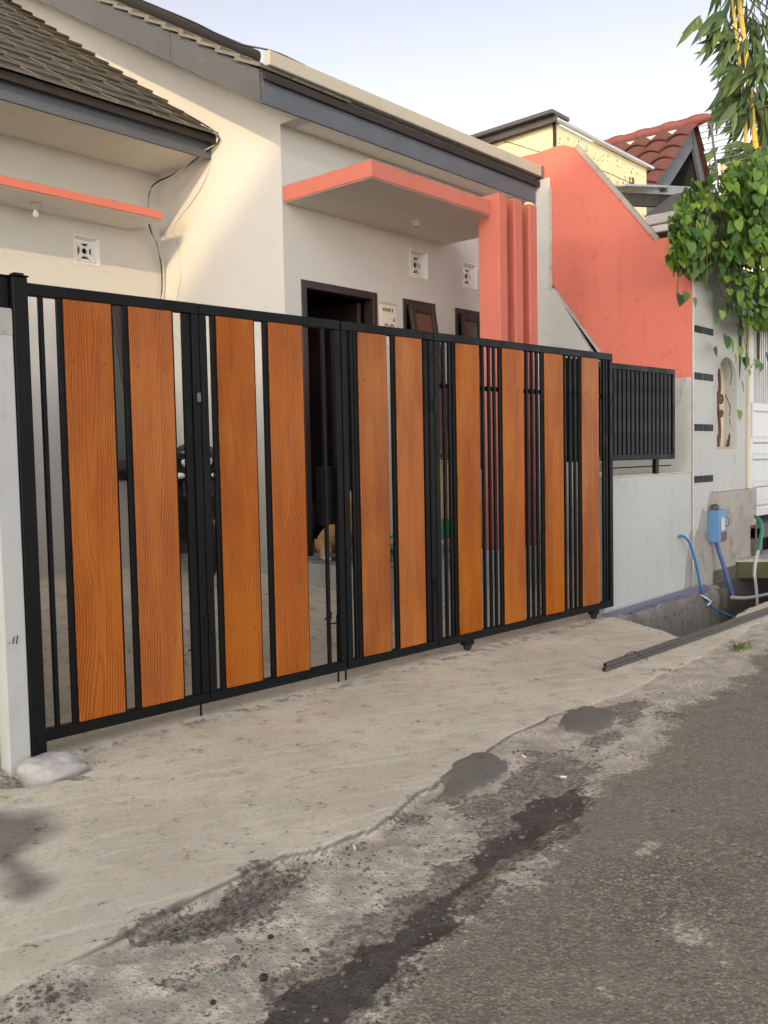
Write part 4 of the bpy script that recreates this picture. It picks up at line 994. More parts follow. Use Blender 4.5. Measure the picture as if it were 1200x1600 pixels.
# ------------------------------------------------------------------ buildings behind
yh = thing('yellow_house', (8.2, 2.5, .0), 'pale yellow weathered house rising behind the coral wall', 'house')
m = MB(); m.box(6.5, 8.57, 1.56, 6.0, 0, 4.44); m.build('wall', MAT['yellow'], yh)
m = MB(); m.box(6.46, 8.66, 1.50, 1.545, 4.441, 4.475, .004); m.build('coping', MAT['alu'], yh)
m = MB(); m.bar((6.50, 1.49, 4.50), (6.50, 6.0, 4.42), .34, .035, (0,0,1)); m.bar((6.42, 1.49, 4.47), (6.42, 6.0, 4.36), .03, .09, (0,0,1)); m.build('roof_edge', MAT['steel'], yh)
m = MB(); m.box(6.491, 6.515, 1.551, 1.58, 0, 4.44); m.build('corner_trim', MAT['brown'], yh)
m = MB(); rr = random.Random(4)
for i in range(26):
    x = rr.gauss(8.12, .10); z = 3.98+rr.random()*.30; m.box(x, x+rr.uniform(.01, .035), 1.5565, 1.559, z-rr.uniform(.03, .16), z, .0005)
m.build('rust_stain', MAT['ironbrown'], yh)
m = MB()
for i in range(190):
    x = rr.uniform(6.55, 8.5); z = rr.uniform(3.5, 4.40); s_ = rr.uniform(.004, .013); m.box(x, x+s_, 1.5568, 1.559, z, z+s_*rr.uniform(1, 3))
m.build('mould_speck', MAT['drain'], yh)['kind'] = 'stuff'

rh = thing('red_roof_house', (12.2, 6.0, 0), 'house with a steep red tiled gable and dark slate barge boards', 'house')
AX, AZ, YR = 12.23, 6.10, 2.517
lx, lz, rx_, rz_ = 9.91, 4.154, 13.62, 3.98
m = MB(); m.prism([(10.2, 0), (13.4, 0), (13.4, 4.1), (AX, AZ-.16), (10.2, 4.2)], 'y', YR+1.3, 11); m.build('wall', MAT['shade_fill'], rh)  # wall coloured near black for the shade inside the gable
m = MB(); m.prism([(lx, lz), (AX, AZ), (AX, AZ-.14), (lx+.1, lz-.12)], 'y', YR+.05, 11); m.prism([(AX+.001, AZ), (rx_, rz_), (rx_-.1, rz_-.12), (AX+.001, AZ-.14)], 'y', YR+.05, 11); rrf = m.build('roof', MAT['redtile'], rh)
m = MB(); m.prism([(lx+.12, lz-.16), (AX, AZ-.145), (AX, AZ-.165), (lx+.14, lz-.18)], 'y', YR+.06, 10.9); m.prism([(AX+.002, AZ-.145), (rx_-.12, rz_-.16), (rx_-.14, rz_-.18), (AX+.002, AZ-.165)], 'y', YR+.06, 10.9); m.build('soffit', MAT['shade_fill'], rrf)  # dark lining, shade painted onto the roof underside
for p, q in (((lx, lz), (AX, AZ)), ((rx_, rz_), (AX, AZ))):
    d_ = Vector((q[0]-p[0], q[1]-p[1])).normalized(); nn = Vector((d_.y, -d_.x)); nn = nn if nn.y < 0 else -nn
    w_ = .30 if p[0] < AX else .24
    m = MB(); m.prism([p, q, (q[0]+nn.x*w_*.1, q[1]-w_*1.05), (p[0]+nn.x*w_, p[1]+nn.y*w_)], 'y', YR, YR+.045); m.build('barge_board', MAT['slate'], rh)
m = MB()
for k in range(13): m.blob((AX, YR-.05+k*.44, AZ+.07), (.095, .25, .085), 10, 7)
m.tube([(AX, YR-.1, AZ+.06), (AX, 11, AZ+.05)], .08, 10); m.build('ridge', MAT['redridge'], rrf, smooth=50)
m = MB(); m.bar((AX-.10, YR+.05, AZ-.08), (AX-.10, 11, AZ-.08), .05, .16, (1,0,0)); m.build('ridge_mortar', MAT['cream'], rrf)
# barrel tiles on the slope seen from the street and along the verge
slope = Vector((AX-lx, 0, AZ-lz)).normalized(); nrm = Vector((-slope.z, 0, slope.x))
bt = None
def barrel(parent, loc, sgn):
    global bt
    if bt is None:
        m = MB(); n_ = 9; vs = []
        for j, (v_, up_) in enumerate(((0, .055), (.44, .0))):
            for i in range(n_):
                t_ = i/(n_-1); vs.append((v_, (t_-.5)*.34, up_+.062*math.sin(t_*math.pi)**.8))
        vs2 = [(p_[0], p_[1], p_[2]-.022) for p_ in vs[:n_]]
        m.add(vs+vs2, [(i, i+1, i+1+n_, i+n_) for i in range(n_-1)]+[(i, i+1, i+1+2*n_, i+2*n_) for i in range(n_-1)])
        o = m.build('roof_tile', MAT['redtile'], parent, smooth=50, local=True); bt = o
    else:
        o = bt.copy(); COL.objects.link(o); o.parent = parent
    o.location = Vector(loc)-ORG[parent.name]
    a_ = math.atan2(AZ-lz, AX-lx) if sgn < 0 else math.atan2(AZ-rz_, rx_-AX)
    o.rotation_euler = (0, -a_, 0) if sgn < 0 else (0, -a_, math.pi)
    o.rotation_euler.x += rr.uniform(-.03, .03)
SLEN = math.hypot(AX-lx, AZ-lz)
for r in range(8):
    for c in range(13):
        d_ = SLEN-.46-r*.36; q = Vector((lx, 0, lz))+slope*d_
        barrel(rrf, (q.x+nrm.x*.01, YR+.08+c*.345, q.z+.01), -1)
for r in range(7):
    q = Vector((AX, 0, AZ))+Vector((rx_-AX, 0, rz_-AZ)).normalized()*(.45+r*.40)
    barrel(rrf, (q.x, YR+.1, q.z+.02), 1)

cr_ = thing('metal_awning', (6.4, .3, 2.9), 'thin zinc sheet awning behind the coral wall', 'awning')
m = MB(); m.add([(5.70,.40,3.42),(7.10,.06,3.595),(7.35,.9,3.70),(5.72,1.3,3.49),(5.70,.40,3.438),(7.10,.06,3.615),(7.35,.9,3.72),(5.72,1.3,3.508)], [(0,1,2,3),(4,5,6,7),(0,1,5,4),(1,2,6,5),(2,3,7,6),(3,0,4,7)]); m.build('sheet', MAT['zinc'], cr_)
m = MB(); m.bar((5.70, .52, 3.33), (7.0, .25, 3.50), .04, .11, (0,0,1)); m.build('beam', MAT['drain'], cr_)
m = MB(); m.bar((5.72, .95, 2.6), (5.72, .95, 3.42), .06, .06, (0,1,0)); m.bar((6.9, .6, 2.6), (6.9, .6, 3.55), .06, .06, (0,1,0)); m.build('post', MAT['black'], cr_)
lg = thing('concrete_canopy', (6.4, .0, 2.86), 'weathered stepped concrete canopy above the pillar under the vine', 'canopy')
m = MB(); m.box(5.69, 7.2, -.31, .02, 2.865, 2.965, .008); m.build('slab', MAT['mortar'], lg)
m = MB(); m.box(5.66, 7.25, -.34, .16, 2.967, 3.03, .008); m.build('slab', MAT['wallgrey'], lg)
m = MB(); m.box(5.64, 7.27, -.36, .20, 3.032, 3.115, .008); m.build('slab', MAT['mortar'], lg)
m = MB(); m.prism([(5.66, 3.118), (7.1, 3.118), (7.1, 3.42), (6.25, 3.42)], 'y', -.05, .22); m.build('gable', MAT['drain'], lg)
m = MB(); m.box(5.70, 9.4, .3, 4.5, 0, 3.05); m.box(5.71, 7.6, .95, 1.1, 3.051, 3.50); dkh = m.build('wall', MAT['slate'], lg)  # dark upper box stands in for the shaded void below the awning

an_ = thing('tv_antenna', (14.5, 3.0, 4.6), 'tv antenna with many thin rods beside the red gable', 'antenna')
m = MB(); m.tube([(14.55, 3.0, 4.0), (14.52, 3.0, 6.15)], .03, 8); m.build('mast', MAT['alu'], an_)
m = MB(); m.tube([(14.10, 2.98, 6.72), (14.55, 3.0, 5.62)], .022, 8); m.build('boom', MAT['steel'], an_)
for i in range(13):
    t_ = i/12; c_ = Vector((14.10, 2.98, 6.72)).lerp(Vector((14.55, 3.0, 5.62)), t_); l_ = .30+.30*t_
    m = MB(); m.tube([c_+Vector((-.66, .75, -.22))*l_, c_+Vector((.66, -.75, .22))*l_], .009, 5); m.build('rod', MAT['steel'], an_)
m = MB(); m.tube([(15.05, 3.1, 5.2), (15.0, 3.1, 6.25)], .07, 8); tag(m.build('bamboo_stump', MAT['bamboocage'], smooth=40), 'cut pale pole standing between the antenna and the bamboo', 'pole')
for (p, q, lab) in (((11.8, 2.0, 8.16), (15.6, 2.0, 8.2), 'lower of the two wires crossing the bamboo top'), ((12.9, 2.0, 8.22), (15.8, 2.0, 8.5), 'upper of the two wires crossing the bamboo top')):
    m = MB(); p = Vector(p); q = Vector(q); m.tube([p.lerp(q, i/8)-Vector((0, 0, .05*math.sin(math.pi*i/8))) for i in range(9)], .010, 5); tag(m.build('overhead_wire', MAT['cable']), lab, 'wire')

# house across the street to the left: its hip roof throws the slanting shade on the gable wall
eh = thing('opposite_house', (-20.5, -13.5, 0), 'large plain three storey house across the street to the left', 'house')
XO = -17.4
def hipz(y): return 10.44-.73*(y+8.56)
m = MB(); m.box(-25, XO-.3, -22, -7.3, 0, 9.0); m.build('wall', MAT['cream'], eh)
yr_ = -12.2; zr_ = hipz(yr_)
V_ = [(XO+.2,-7.0,hipz(-7.0)),(XO+.2,-22.5,hipz(-7.0)),(-26,-22.5,hipz(-7.0)),(-26,-7.0,hipz(-7.0)),(XO,yr_,zr_),(XO,-20,zr_),(-25.5,yr_,zr_),(-25.5,-20,zr_)]
m = MB(); m.add(V_, [(0,1,5,4),(1,2,7,5),(2,3,6,7),(3,0,4,6),(4,5,7,6),(0,3,2,1)]); m.build('roof', MAT['redtile'], eh)
for y in (-20, -17, -14, -11):
    for z in (1.0, 3.9, 6.6):
        m = MB(); m.box(XO-.3, XO-.22, y-.6, y+.6, z, z+1.4, .02); w_ = m.build('window', MAT['brown'], eh)
        m = MB(); m.box(XO-.218, XO-.21, y-.5, y+.5, z+.1, z+1.3); m.build('pane', MAT['glass'], w_)

# ------------------------------------------------------------------ vine over the pillar
def leaf_shape(kind):
    if kind == 'heart':
        half = [(0,.0),(.22,.10),(.40,.02),(.50,-.20),(.44,-.48),(.26,-.80),(0,-1.08)]
        mid = [(0,0),(0,-.16),(0,-.34),(0,-.55),(0,-.75),(0,-.92),(0,-1.08)]
        vs = []
        for i, p in enumerate(half): vs.append((p[0], p[1], .10*abs(p[0])-.10*p[1]**2))
        for i, p in enumerate(half): vs.append((-p[0], p[1], .10*abs(p[0])-.10*p[1]**2))
        for p in mid: vs.append((0, p[1]*.98, -.05-.10*p[1]**2))
        fs = []
        for i in range(6): fs.append((i, i+1, 14+i+1, 14+i)); fs.append((7+i+1, 7+i, 14+i, 14+i+1))
        return vs, fs
    vs = []; w = [.03,.13,.20,.205,.16,.08,0]
    for i, q in enumerate(w):
        y = -i/6; d = -.16*(i/6)**2
        vs += [(-q*.5, y, d+.03*q/.16), (0, y, d), (q*.5, y, d+.03*q/.16)]
    fs = []
    for i in range(6): fs += [(3*i, 3*i+1, 3*i+4, 3*i+3), (3*i+1, 3*i+2, 3*i+5, 3*i+4)]
    return vs, fs
def leaf_frame(loc, nrm, down, s):
    """matrix whose local -y points along `down` and whose z is the leaf normal"""
    y = (-Vector(down)).normalized(); z = Vector(nrm); z = (z-y*z.dot(y)).normalized(); x = y.cross(z)
    return Matrix.Translation(loc) @ Matrix(((x.x,y.x,z.x,0),(x.y,y.y,z.y,0),(x.z,y.z,z.z,0),(0,0,0,1))) @ Matrix.Scale(s, 4)
def foliage(parent, frames, kind, mat, limit=300):
    vs, fs = leaf_shape(kind)
    m = MB(); m.add(vs, fs); src = None
    frames = sorted(frames, key=lambda M: (M.translation-Vector(CAM)).length/max(1e-6, M.to_scale().x))
    for M in frames[:limit]:
        if src is None: src = m.build('leaf', mat, parent, smooth=80, local=True); o = src
        else: o = src.copy(); COL.objects.link(o); o.parent = parent
        o.matrix_local = Matrix.Translation(-ORG[parent.name]) @ M
    m2 = MB()
    for M in frames[limit:]: m2.T = M; m2.add(vs, fs)
    m2.T = None; o = m2.build('leaf_mass', mat, parent, smooth=80); o['kind'] = 'stuff'
vine = thing('climbing_vine', (6.0, -.3, 2.8), 'bright green heart leaved vine hanging over the pillar and metal gate', 'vine')
rv = random.Random(12); frames = []; stems = []
# outline in the plane of the street front: top and bottom of the curtain by x
VT = [(4.95,2.55),(5.05,2.90),(5.3,3.16),(5.5,3.30),(5.9,3.50),(6.3,3.62),(6.8,3.82),(8.5,4.0)]
VB = [(4.95,2.46),(5.05,2.56),(5.35,2.52),(5.60,2.52),(5.75,2.40),(5.85,2.26),(6.0,2.18),(6.3,2.14),(6.7,2.18),(7.0,2.3),(8.5,2.2)]
cnt = 0
while cnt < 4200:
    x = rv.uniform(5.04, 8.0); t, b = interp(VT, x), interp(VB, x)
    q = rv.random()**.85; z = b+(t-b)*q
    if vnoise(np.array([x*4.2]), np.array([z*4.2]), 5)[0] < .20 and rv.random() < .8: continue
    thick = .10+.36*math.sin(max(0.05, min(1, (z-b)/(t-b)+.15))*math.pi*.72)
    if x < 5.5: thick *= .55
    dep = rv.random(); y = -.34-thick*(.15+dep*.85)+.12*(x < 5.6)
    s = rv.uniform(.034, .088)*(1.15 if dep > .7 else .95)
    nrm = Vector((rv.uniform(-1.1, .7), -1.0, rv.uniform(-.3, 1.3))); dn = Vector((rv.uniform(-.9, .9), rv.uniform(-.7, .1), -1))
    frames.append(leaf_frame((x, y, z), nrm, dn, s)); cnt += 1
for (x, z, k) in ((5.62,2.22,2),(5.70,2.05,1),(5.66,1.98,1),(6.13,1.98,2),(6.25,1.93,2),(6.35,1.86,1),(6.05,1.72,1),(6.62,1.92,2),(6.02,1.43,1),(5.97,1.40,1),(6.9,2.0,2),(7.1,1.95,2),(5.85,2.0,2),(4.98,2.32,2),(5.04,2.26,1)):
    for j in range(k):
        frames.append(leaf_frame((x+rv.uniform(-.04,.04), -.37-rv.random()*.1, z+rv.uniform(-.04,.04)), (rv.uniform(-.7,.2), -1, rv.uniform(0,.7)), (rv.uniform(-.6,.6), -.2, -1), rv.uniform(.06,.10)))
foliage(vine, frames, 'heart', MAT['vineleaf'])
for k in range(16):
    x = rv.uniform(5.2, 7.6); t, b = interp(VT, x), interp(VB, x); pts = []; z = t-.05; y = -.34-rv.random()*.10
    while z > b-.15 and len(pts) < 9:
        pts.append((x, y, z)); x += rv.uniform(-.09, .09); z -= rv.uniform(.10, .2); y += rv.uniform(-.05, .05)
    if len(pts) > 2: stems.append(pts)
stems += [[(6.4,-.36,2.1),(6.42,-.38,1.95),(6.5,-.38,1.85),(6.6,-.36,1.9)], [(6.2,-.3,1.9),(6.1,-.36,1.8),(6.03,-.38,1.68)], [(6.25,-.25,1.62),(6.1,-.35,1.50),(6.0,-.38,1.42)], [(6.35,-.40,2.1),(6.33,-.40,1.92),(6.28,-.41,1.82)], [(5.5,-.4,2.7),(5.25,-.36,2.65),(5.05,-.35,2.45),(5.0,-.36,2.3)]]
m = MB()
for s_ in stems: m.tube(spline(s_, 4), rv.uniform(.003, .006), 5)
m.tube(spline([(6.6,-.1,.9),(6.7,-.2,1.8),(6.6,-.25,2.5),(6.3,-.3,2.95),(5.7,-.35,2.95)], 8), .014, 6); m.tube(spline([(7.3,-.1,.9),(7.2,-.2,2.0),(6.9,-.3,2.8),(6.2,-.4,3.1)], 8), .016, 6)
m.build('stem', MAT['bark'], vine, smooth=60)

# ------------------------------------------------------------------ bamboo behind
bam = thing('bamboo', (17.0, 3.2, 0), 'tall yellow stemmed bamboo with drooping leaf sprays beyond the vine', 'bamboo')
def culm(pts, r):
    m = MB(); P = spline(pts, 14); L_ = 0; out = []; rad = []
    for i, p in enumerate(P):
        out.append(p); rad.append(r*(1-.45*i/len(P))*(1.14 if i % 6 == 0 else 1.))
    m.tube(out, rad, 10); m.build('culm', MAT['culm'], bam, smooth=50)
    m = MB()
    for i in range(0, len(P), 6): m.torus(P[i], rad[i]*.98, r*.12, 'z', 14, 5)
    m.build('node_ring', MAT['barkring'], bam, smooth=60)
MAT['barkring'] = plain('culm_ring', (.30, .15, .05), .7)
culm([(16.75,3,0),(16.62,3,3),(16.48,3,6.2),(16.18,3,7.3),(15.85,3,8.3),(15.45,3,9.3),(15.2,3,10.3)], .062)
culm([(16.7,3.2,0),(16.5,3.2,4),(16.25,3.15,6.6),(16.0,3.1,7.6),(15.65,3.1,8.6),(15.2,3.1,9.8)], .042)
m = MB(); fr = []; rb = random.Random(21)
def spray(base, direction, n, ln):
    base = Vector(base); d_ = Vector(direction).normalized(); pts = []
    for i in range(7):
        t_ = i/6; pts.append(base+d_*ln*t_+Vector((0, 0, -.42*ln*t_*t_)))
    m.tube(pts, [.014*(1-.75*i/6) for i in range(7)], 5)
    for k in range(n):
        t_ = rb.uniform(.12, 1.0); p_ = pts[0].lerp(pts[6], t_)+Vector((rb.uniform(-.18,.18), rb.uniform(-.2,.2), -.42*ln*(t_*t_-t_)+rb.uniform(-.12,.10)))
        dn = Vector((d_.x*.55+rb.uniform(-.4,.4), d_.y*.5+rb.uniform(-.45,.45), -1.0+rb.uniform(-.1,.75)))
        fr.append(leaf_frame(p_, (rb.uniform(-1,.6), -1, rb.uniform(-.3,.8)), dn, rb.uniform(.42, .74)))
axis = [(16.5,3,6.0),(16.2,3,7.2),(15.9,3,8.15),(15.5,3,9.15),(15.3,3,9.9)]
for i in range(40):
    t_ = rb.random(); k = min(3, int(t_*4)); f_ = t_*4-k; p_ = Vector(axis[k]).lerp(Vector(axis[k+1]), f_)
    sg = rb.choice((-1,-1,1,1,1)); ln = rb.uniform(.6, 1.5)*(1.0 if sg < 0 else 1.25)
    if sg < 0 and p_.z < 6.9: ln *= .75
    spray(p_, (sg*rb.uniform(.5, 1), rb.uniform(-.6, .6), rb.uniform(.0, .5)), rb.randint(13, 22), ln)
for i in range(16):
    spray((rb.uniform(15.7,18.5), rb.uniform(2.6,3.8), rb.uniform(5.2,6.8)), (rb.uniform(-1,1), rb.uniform(-.6,.4), rb.uniform(0,.5)), 18, rb.uniform(.8,1.3))
m.build('twig', MAT['bark'], bam, smooth=60)
foliage(bam, fr, 'lance', MAT['bambooleaf'])

# ------------------------------------------------------------------ motorcycles
def motorcycle(loc, rz, label):
    t = thing('motorcycle', loc, label, 'motorcycle', 'parked motorcycles', rz); t.scale = (.84, .84, .84)
    B = lambda mm, name, mat, par=None, sm_=40: mm.build(name, MAT[mat], par or t, smooth=sm_, local=True)
    for y, nm in ((-.60, 'wheel'), (.62, 'wheel')):
        m = MB(); m.torus((0, y, .285), .245, .040, 'x', 36, 10); w_ = B(m, nm, 'rubber')
        m = MB(); m.torus((0, y, .285), .205, .014, 'x', 30, 6); m.lathe([(.05, -.05), (.05, .05)], (0, y, .285), 'x', 14)
        for k in range(5):
            a_ = 2*math.pi*k/5; m.bar((0, y+.045*math.cos(a_), .285+.045*math.sin(a_)), (0, y+.2*math.cos(a_), .285+.2*math.sin(a_)), .03, .018, (1,0,0))
        B(m, 'rim', 'chrome', w_)
    m = MB()
    for sx in (-.075, .075): m.tube([(sx, -.60, .285), (sx, -.50, .62), (sx*.9, -.42, .86)], .018, 8)
    B(m, 'fork', 'chrome')
    m = MB(); m.prism([(-.78,.46),(-.62,.57),(-.44,.52),(-.46,.50),(-.62,.545),(-.77,.445)], 'x', -.055, .055); B(m, 'mudguard', 'bikeblack')
    m = MB()      # leg shield and front fairing
    m.prism([(-.50,.98),(-.40,1.02),(-.26,.80),(-.22,.42),(-.32,.36),(-.44,.62)], 'x', -.17, .17); B(m, 'leg_shield', 'bikeblack')
    for sx in (-1, 1):
        m = MB(); m.add([(sx*.172,-.52,.92),(sx*.205,-.30,.80),(sx*.20,-.24,.45),(sx*.172,-.40,.56),(sx*.185,-.52,.92),(sx*.218,-.30,.80),(sx*.213,-.24,.45),(sx*.185,-.40,.56)], [(0,1,2,3),(4,5,6,7),(0,1,5,4),(1,2,6,5),(2,3,7,6),(3,0,4,7)]); p_ = B(m, 'side_panel', 'lime')
        m = MB(); m.add([(sx*.2195,-.42,.80),(sx*.2235,-.30,.74),(sx*.2225,-.28,.66),(sx*.2195,-.40,.74)], [(0,1,2,3)]); m.add([(sx*.221,-.40,.70),(sx*.224,-.29,.63),(sx*.224,-.28,.56),(sx*.221,-.38,.64)], [(0,1,2,3)]); B(m, 'decal', 'bikeblack', p_)
    m = MB(); m.blob((0, -.50, .98), (.13, .09, .085), 18, 10); B(m, 'headlight', 'white')
    m = MB(); m.blob((0, -.46, 1.03), (.17, .13, .10), 18, 10); B(m, 'cowl', 'bikeblack')
    for sx in (-1, 1):
        m = MB(); m.blob((sx*.15, -.53, .86), (.045, .03, .025), 12, 8); B(m, 'indicator', 'white')
    m = MB(); m.tube(spline([(-.34,-.30,1.06),(-.2,-.38,1.05),(0,-.42,1.03),(.2,-.38,1.05),(.34,-.30,1.06)], 5), .012, 8); hb = B(m, 'handlebar', 'chrome')
    m = MB()
    for sx in (-1, 1): m.tube([(sx*.23,-.365,1.053), (sx*.355,-.29,1.062)], .018, 10)
    B(m, 'grip', 'rubber', hb)
    m = MB()
    for sx in (-1, 1): m.tube([(sx*.2,-.41,1.045), (sx*.33,-.37,1.04), (sx*.37,-.355,1.03)], .006, 6)
    B(m, 'brake_lever', 'bikeblack', hb)
    for sx in (-1, 1):
        m = MB(); m.tube(spline([(sx*.19,-.38,1.06), (sx*.22,-.40,1.14), (sx*.30,-.40,1.20)], 4), .006, 6); st_ = B(m, 'mirror_arm', 'bikeblack')
        m = MB(); m.blob((sx*.33, -.40, 1.235), (.062, .018, .050), 16, 8); B(m, 'mirror', 'bikeblack', st_)
        m = MB(); m.lathe([(0, .0), (.044, 0)], (sx*.33, -.419, 1.235), 'y', 16); B(m, 'mirror_glass', 'mirror', st_)
    m = MB(); m.prism([(-.16,.80),(-.05,.78),(.25,.80),(.55,.86),(.80,.90),(.82,.86),(.55,.79),(.2,.72),(-.14,.72)], 'x', -.125, .125); B(m, 'seat', 'rubber')
    m = MB(); m.prism([(-.22,.40),(.1,.38),(.30,.42),(.80,.70),(.86,.84),(.55,.785),(.2,.715),(-.16,.72),(-.24,.6)], 'x', -.11, .11); B(m, 'body', 'bikeblack')
    m = MB(); m.box(-.12, .12, -.16, .20, .20, .40, .03); m.lathe([(.09, -.13), (.10, -.11), (.10, .11), (.09, .13)], (0, .02, .30), 'x', 18)
    for k in range(6): m.box(-.10, .10, -.24+.012*k, -.234+.012*k, .27, .40)
    B(m, 'engine', 'steel')
    m = MB(); m.tube(spline([(.10,-.16,.30),(.15,.05,.24),(.16,.4,.30),(.16,.75,.38)], 5), [.018]*5+[.02]*5+[.045]*6, 10); B(m, 'exhaust', 'chrome')
    m = MB(); m.box(-.14, .14, -.575, -.570, .700, .815, .003); pt = B(m, 'number_plate', 'plate')
    m = MB(); strokes(m, LET['A'], (-.118, -.5765, .735), (1,0,0), (0,0,1), None, .060, .0045); B(m, 'plate_letter', 'white', pt)
    m = MB(); m.box(-.14, .14, -.5755, -.5752, .700, .708); B(m, 'plate_stripe', 'red', pt)
    m = MB(); m.box(-.10, .10, .84, .90, .72, .80, .02); B(m, 'tail_light', 'red')
    m = MB(); m.tube([(.12, .1, .22), (.22, .16, .02)], .010, 6); B(m, 'side_stand', 'steel')
    return t
bx, by, _ = H(2.62, 3.02, 0)
motorcycle((2.22, 2.12, .312), math.radians(-20), 'black and lime motorcycle parked on the carport floor by the white wall')
bx, by, _ = H(3.55, 3.05, 0)
motorcycle((bx, by, .437), math.radians(12), 'black and lime motorcycle standing inside the dark open doorway')

# ------------------------------------------------------------------ things on the porch
zp = .390
cg = thing('bird_cage', H(4.42, 1.50, zp), 'bamboo bird cage with a green cloth skirt on a pale wooden stand', 'cage')
m = MB(HM); m.box(4.26, 4.62, 1.34, 1.66, zp+.001, zp+.05, .004); m.build('stand', MAT['woodpale'], cg)
m = MB(HM); m.box(4.28, 4.60, 1.36, 1.64, zp+.055, zp+.21, .01); m.build('green_skirt', MAT['greencloth'], cg)
m = MB(HM)
for z in (.23, .40, .55, .70): 
    for a_, b_ in (((4.28,1.36),(4.60,1.36)),((4.60,1.36),(4.60,1.64)),((4.60,1.64),(4.28,1.64)),((4.28,1.64),(4.28,1.36))): m.bar((*a_, zp+z), (*b_, zp+z), .010, .010)
m.build('hoop', MAT['bamboocage'], cg)
wr = None
for a_, b_, n_ in (((4.28,1.36),(4.60,1.36),13),((4.60,1.36),(4.60,1.64),11),((4.60,1.64),(4.28,1.64),13),((4.28,1.64),(4.28,1.36),11)):
    for i in range(n_):
        x = a_[0]+(b_[0]-a_[0])*i/n_; y = a_[1]+(b_[1]-a_[1])*i/n_; p_ = H(x, y, zp+.215)
        if wr is None:
            m = MB(); m.tube([(0,0,0),(0,0,.47)], .0028, 5); wr = m.build('wire_rod', MAT['bamboocage'], cg, local=True); o = wr
        else: o = wr.copy(); COL.objects.link(o); o.parent = cg
        o.location = p_-ORG[cg.name]
m = MB(HM); m.box(4.27, 4.61, 1.35, 1.65, zp+.715, zp+.735, .004); m.build('cage_roof', MAT['drain'], cg)
m = MB(HM); m.tube(spline([(4.40,1.5,zp+.735),(4.42,1.5,zp+.80),(4.47,1.5,zp+.80),(4.46,1.5,zp+.76)], 5), .006, 6); m.build('hook', MAT['steel'], cg)
mt = MB(HM); mt.box(3.05, 3.60, .95, 1.30, zp+.001, zp+.014, .004); tag(mt.build('doormat', MAT['cloth']), 'dark grey doormat on the porch tiles before the door', 'doormat')
def shoe(x, y, rz, mat, label, grp=None):
    T = HM @ Matrix.Translation((x, y, zp+.014 if y > .9 and x < 3.6 else zp)) @ Matrix.Rotation(rz, 4, 'Z'); m = MB(T)
    prof = [(-.13,.030,.045),(-.10,.040,.075),(-.03,.038,.085),(.03,.042,.060),(.09,.046,.045),(.13,.030,.030)]
    vs = []; n_ = 10
    for y_, w_, h_ in prof:
        for i in range(n_):
            a_ = math.pi*i/(n_-1); vs.append((w_*math.cos(a_), y_, h_*math.sin(a_)**.7+.002))
    fs = [(i*n_+j, i*n_+j+1, (i+1)*n_+j+1, (i+1)*n_+j) for i in range(len(prof)-1) for j in range(n_-1)]
    fs += [tuple(range(n_)), tuple(range((len(prof)-1)*n_, len(prof)*n_))]
    m.add(vs, fs); tag(m.build('shoe', MAT[mat], smooth=50), label, 'shoe', grp)
shoe(3.12, 1.04, .9, 'bikeblack', 'black shoe lying on the grey doormat by the dog')
m = MB(HM)                                   # green plastic rack
for z in (.02, .09): 
    for a_, b_ in (((3.86,1.50),(4.10,1.50)),((4.10,1.50),(4.10,1.64)),((4.10,1.64),(3.86,1.64)),((3.86,1.64),(3.86,1.50))): m.bar((*a_, zp+z), (*b_, zp+z), .010, .010)
for i in range(9): m.bar((3.86+i*.03, 1.50, zp+.002), (3.86+i*.03, 1.50, zp+.09), .006, .006, (0,1,0))
tag(m.build('dish_rack', MAT['greencloth']), 'small green wire rack on the porch between the door and the cage', 'rack')

# dog resting on the porch edge
dog = thing('dog', H(3.02, 1.30, zp), 'tan and white dog sitting on the porch edge in front of the door', 'dog', rz=math.radians(-20))
def skinned(name, pts, edges, rad, mat, parent, lev=2):
    me = bpy.data.meshes.new(name); me.from_pydata(pts, edges, []); o = bpy.data.objects.new(name, me); COL.objects.link(o); o.parent = parent
    me.materials.append(MAT[mat]); md = o.modifiers.new('skin', 'SKIN'); md.use_smooth_shade = True
    if not me.skin_vertices: me.skin_vertices.new()
    for i, r in enumerate(rad): me.skin_vertices[0].data[i].radius = (r, r) if not isinstance(r, tuple) else r; me.skin_vertices[0].data[i].use_root = (i == 0)
    sb = o.modifiers.new('sub', 'SUBSURF'); sb.levels = lev; sb.render_levels = lev; ORG[o.name] = Vector(); return o
a = N('dog_fur'); x, y, z = a.sep(a.obj()); q = a.noise(a.obj(), 9, 3)
f = a.ramp(a.math('ADD', a.math('ADD', z, a.math('MULTIPLY', y, .55)), a.math('MULTIPLY', q, .12)), .10, .17)
c = a.mix(f, (.74,.70,.62), (.46,.27,.11)); MAT['dogfur'] = a.out(c, .9, a.bump(a.noise(a.obj(), 120, 3), .5, .004))
D = [(0,.18,.11),(0,.08,.17),(0,-.05,.26),(0,-.12,.33),(0,-.15,.40),(0,-.22,.42),(0,-.31,.395),      # rump, back, chest, neck, head, muzzle
     (.06,-.12,.20),(.065,-.13,.10),(.065,-.14,.022),(.065,-.19,.016),(-.06,-.12,.20),(-.065,-.13,.10),(-.065,-.14,.022),(-.065,-.19,.016),
     (.09,.12,.10),(.11,.00,.09),(.11,.08,.03),(.11,-.04,.016),(-.09,.12,.10),(-.11,.0,.09),(-.11,.08,.03),(-.11,-.04,.016),
     (0,.27,.05),(.05,.38,.03),(.14,.44,.03),(.050,-.155,.47),(-.050,-.155,.47),(.058,-.15,.505),(-.058,-.15,.505)]
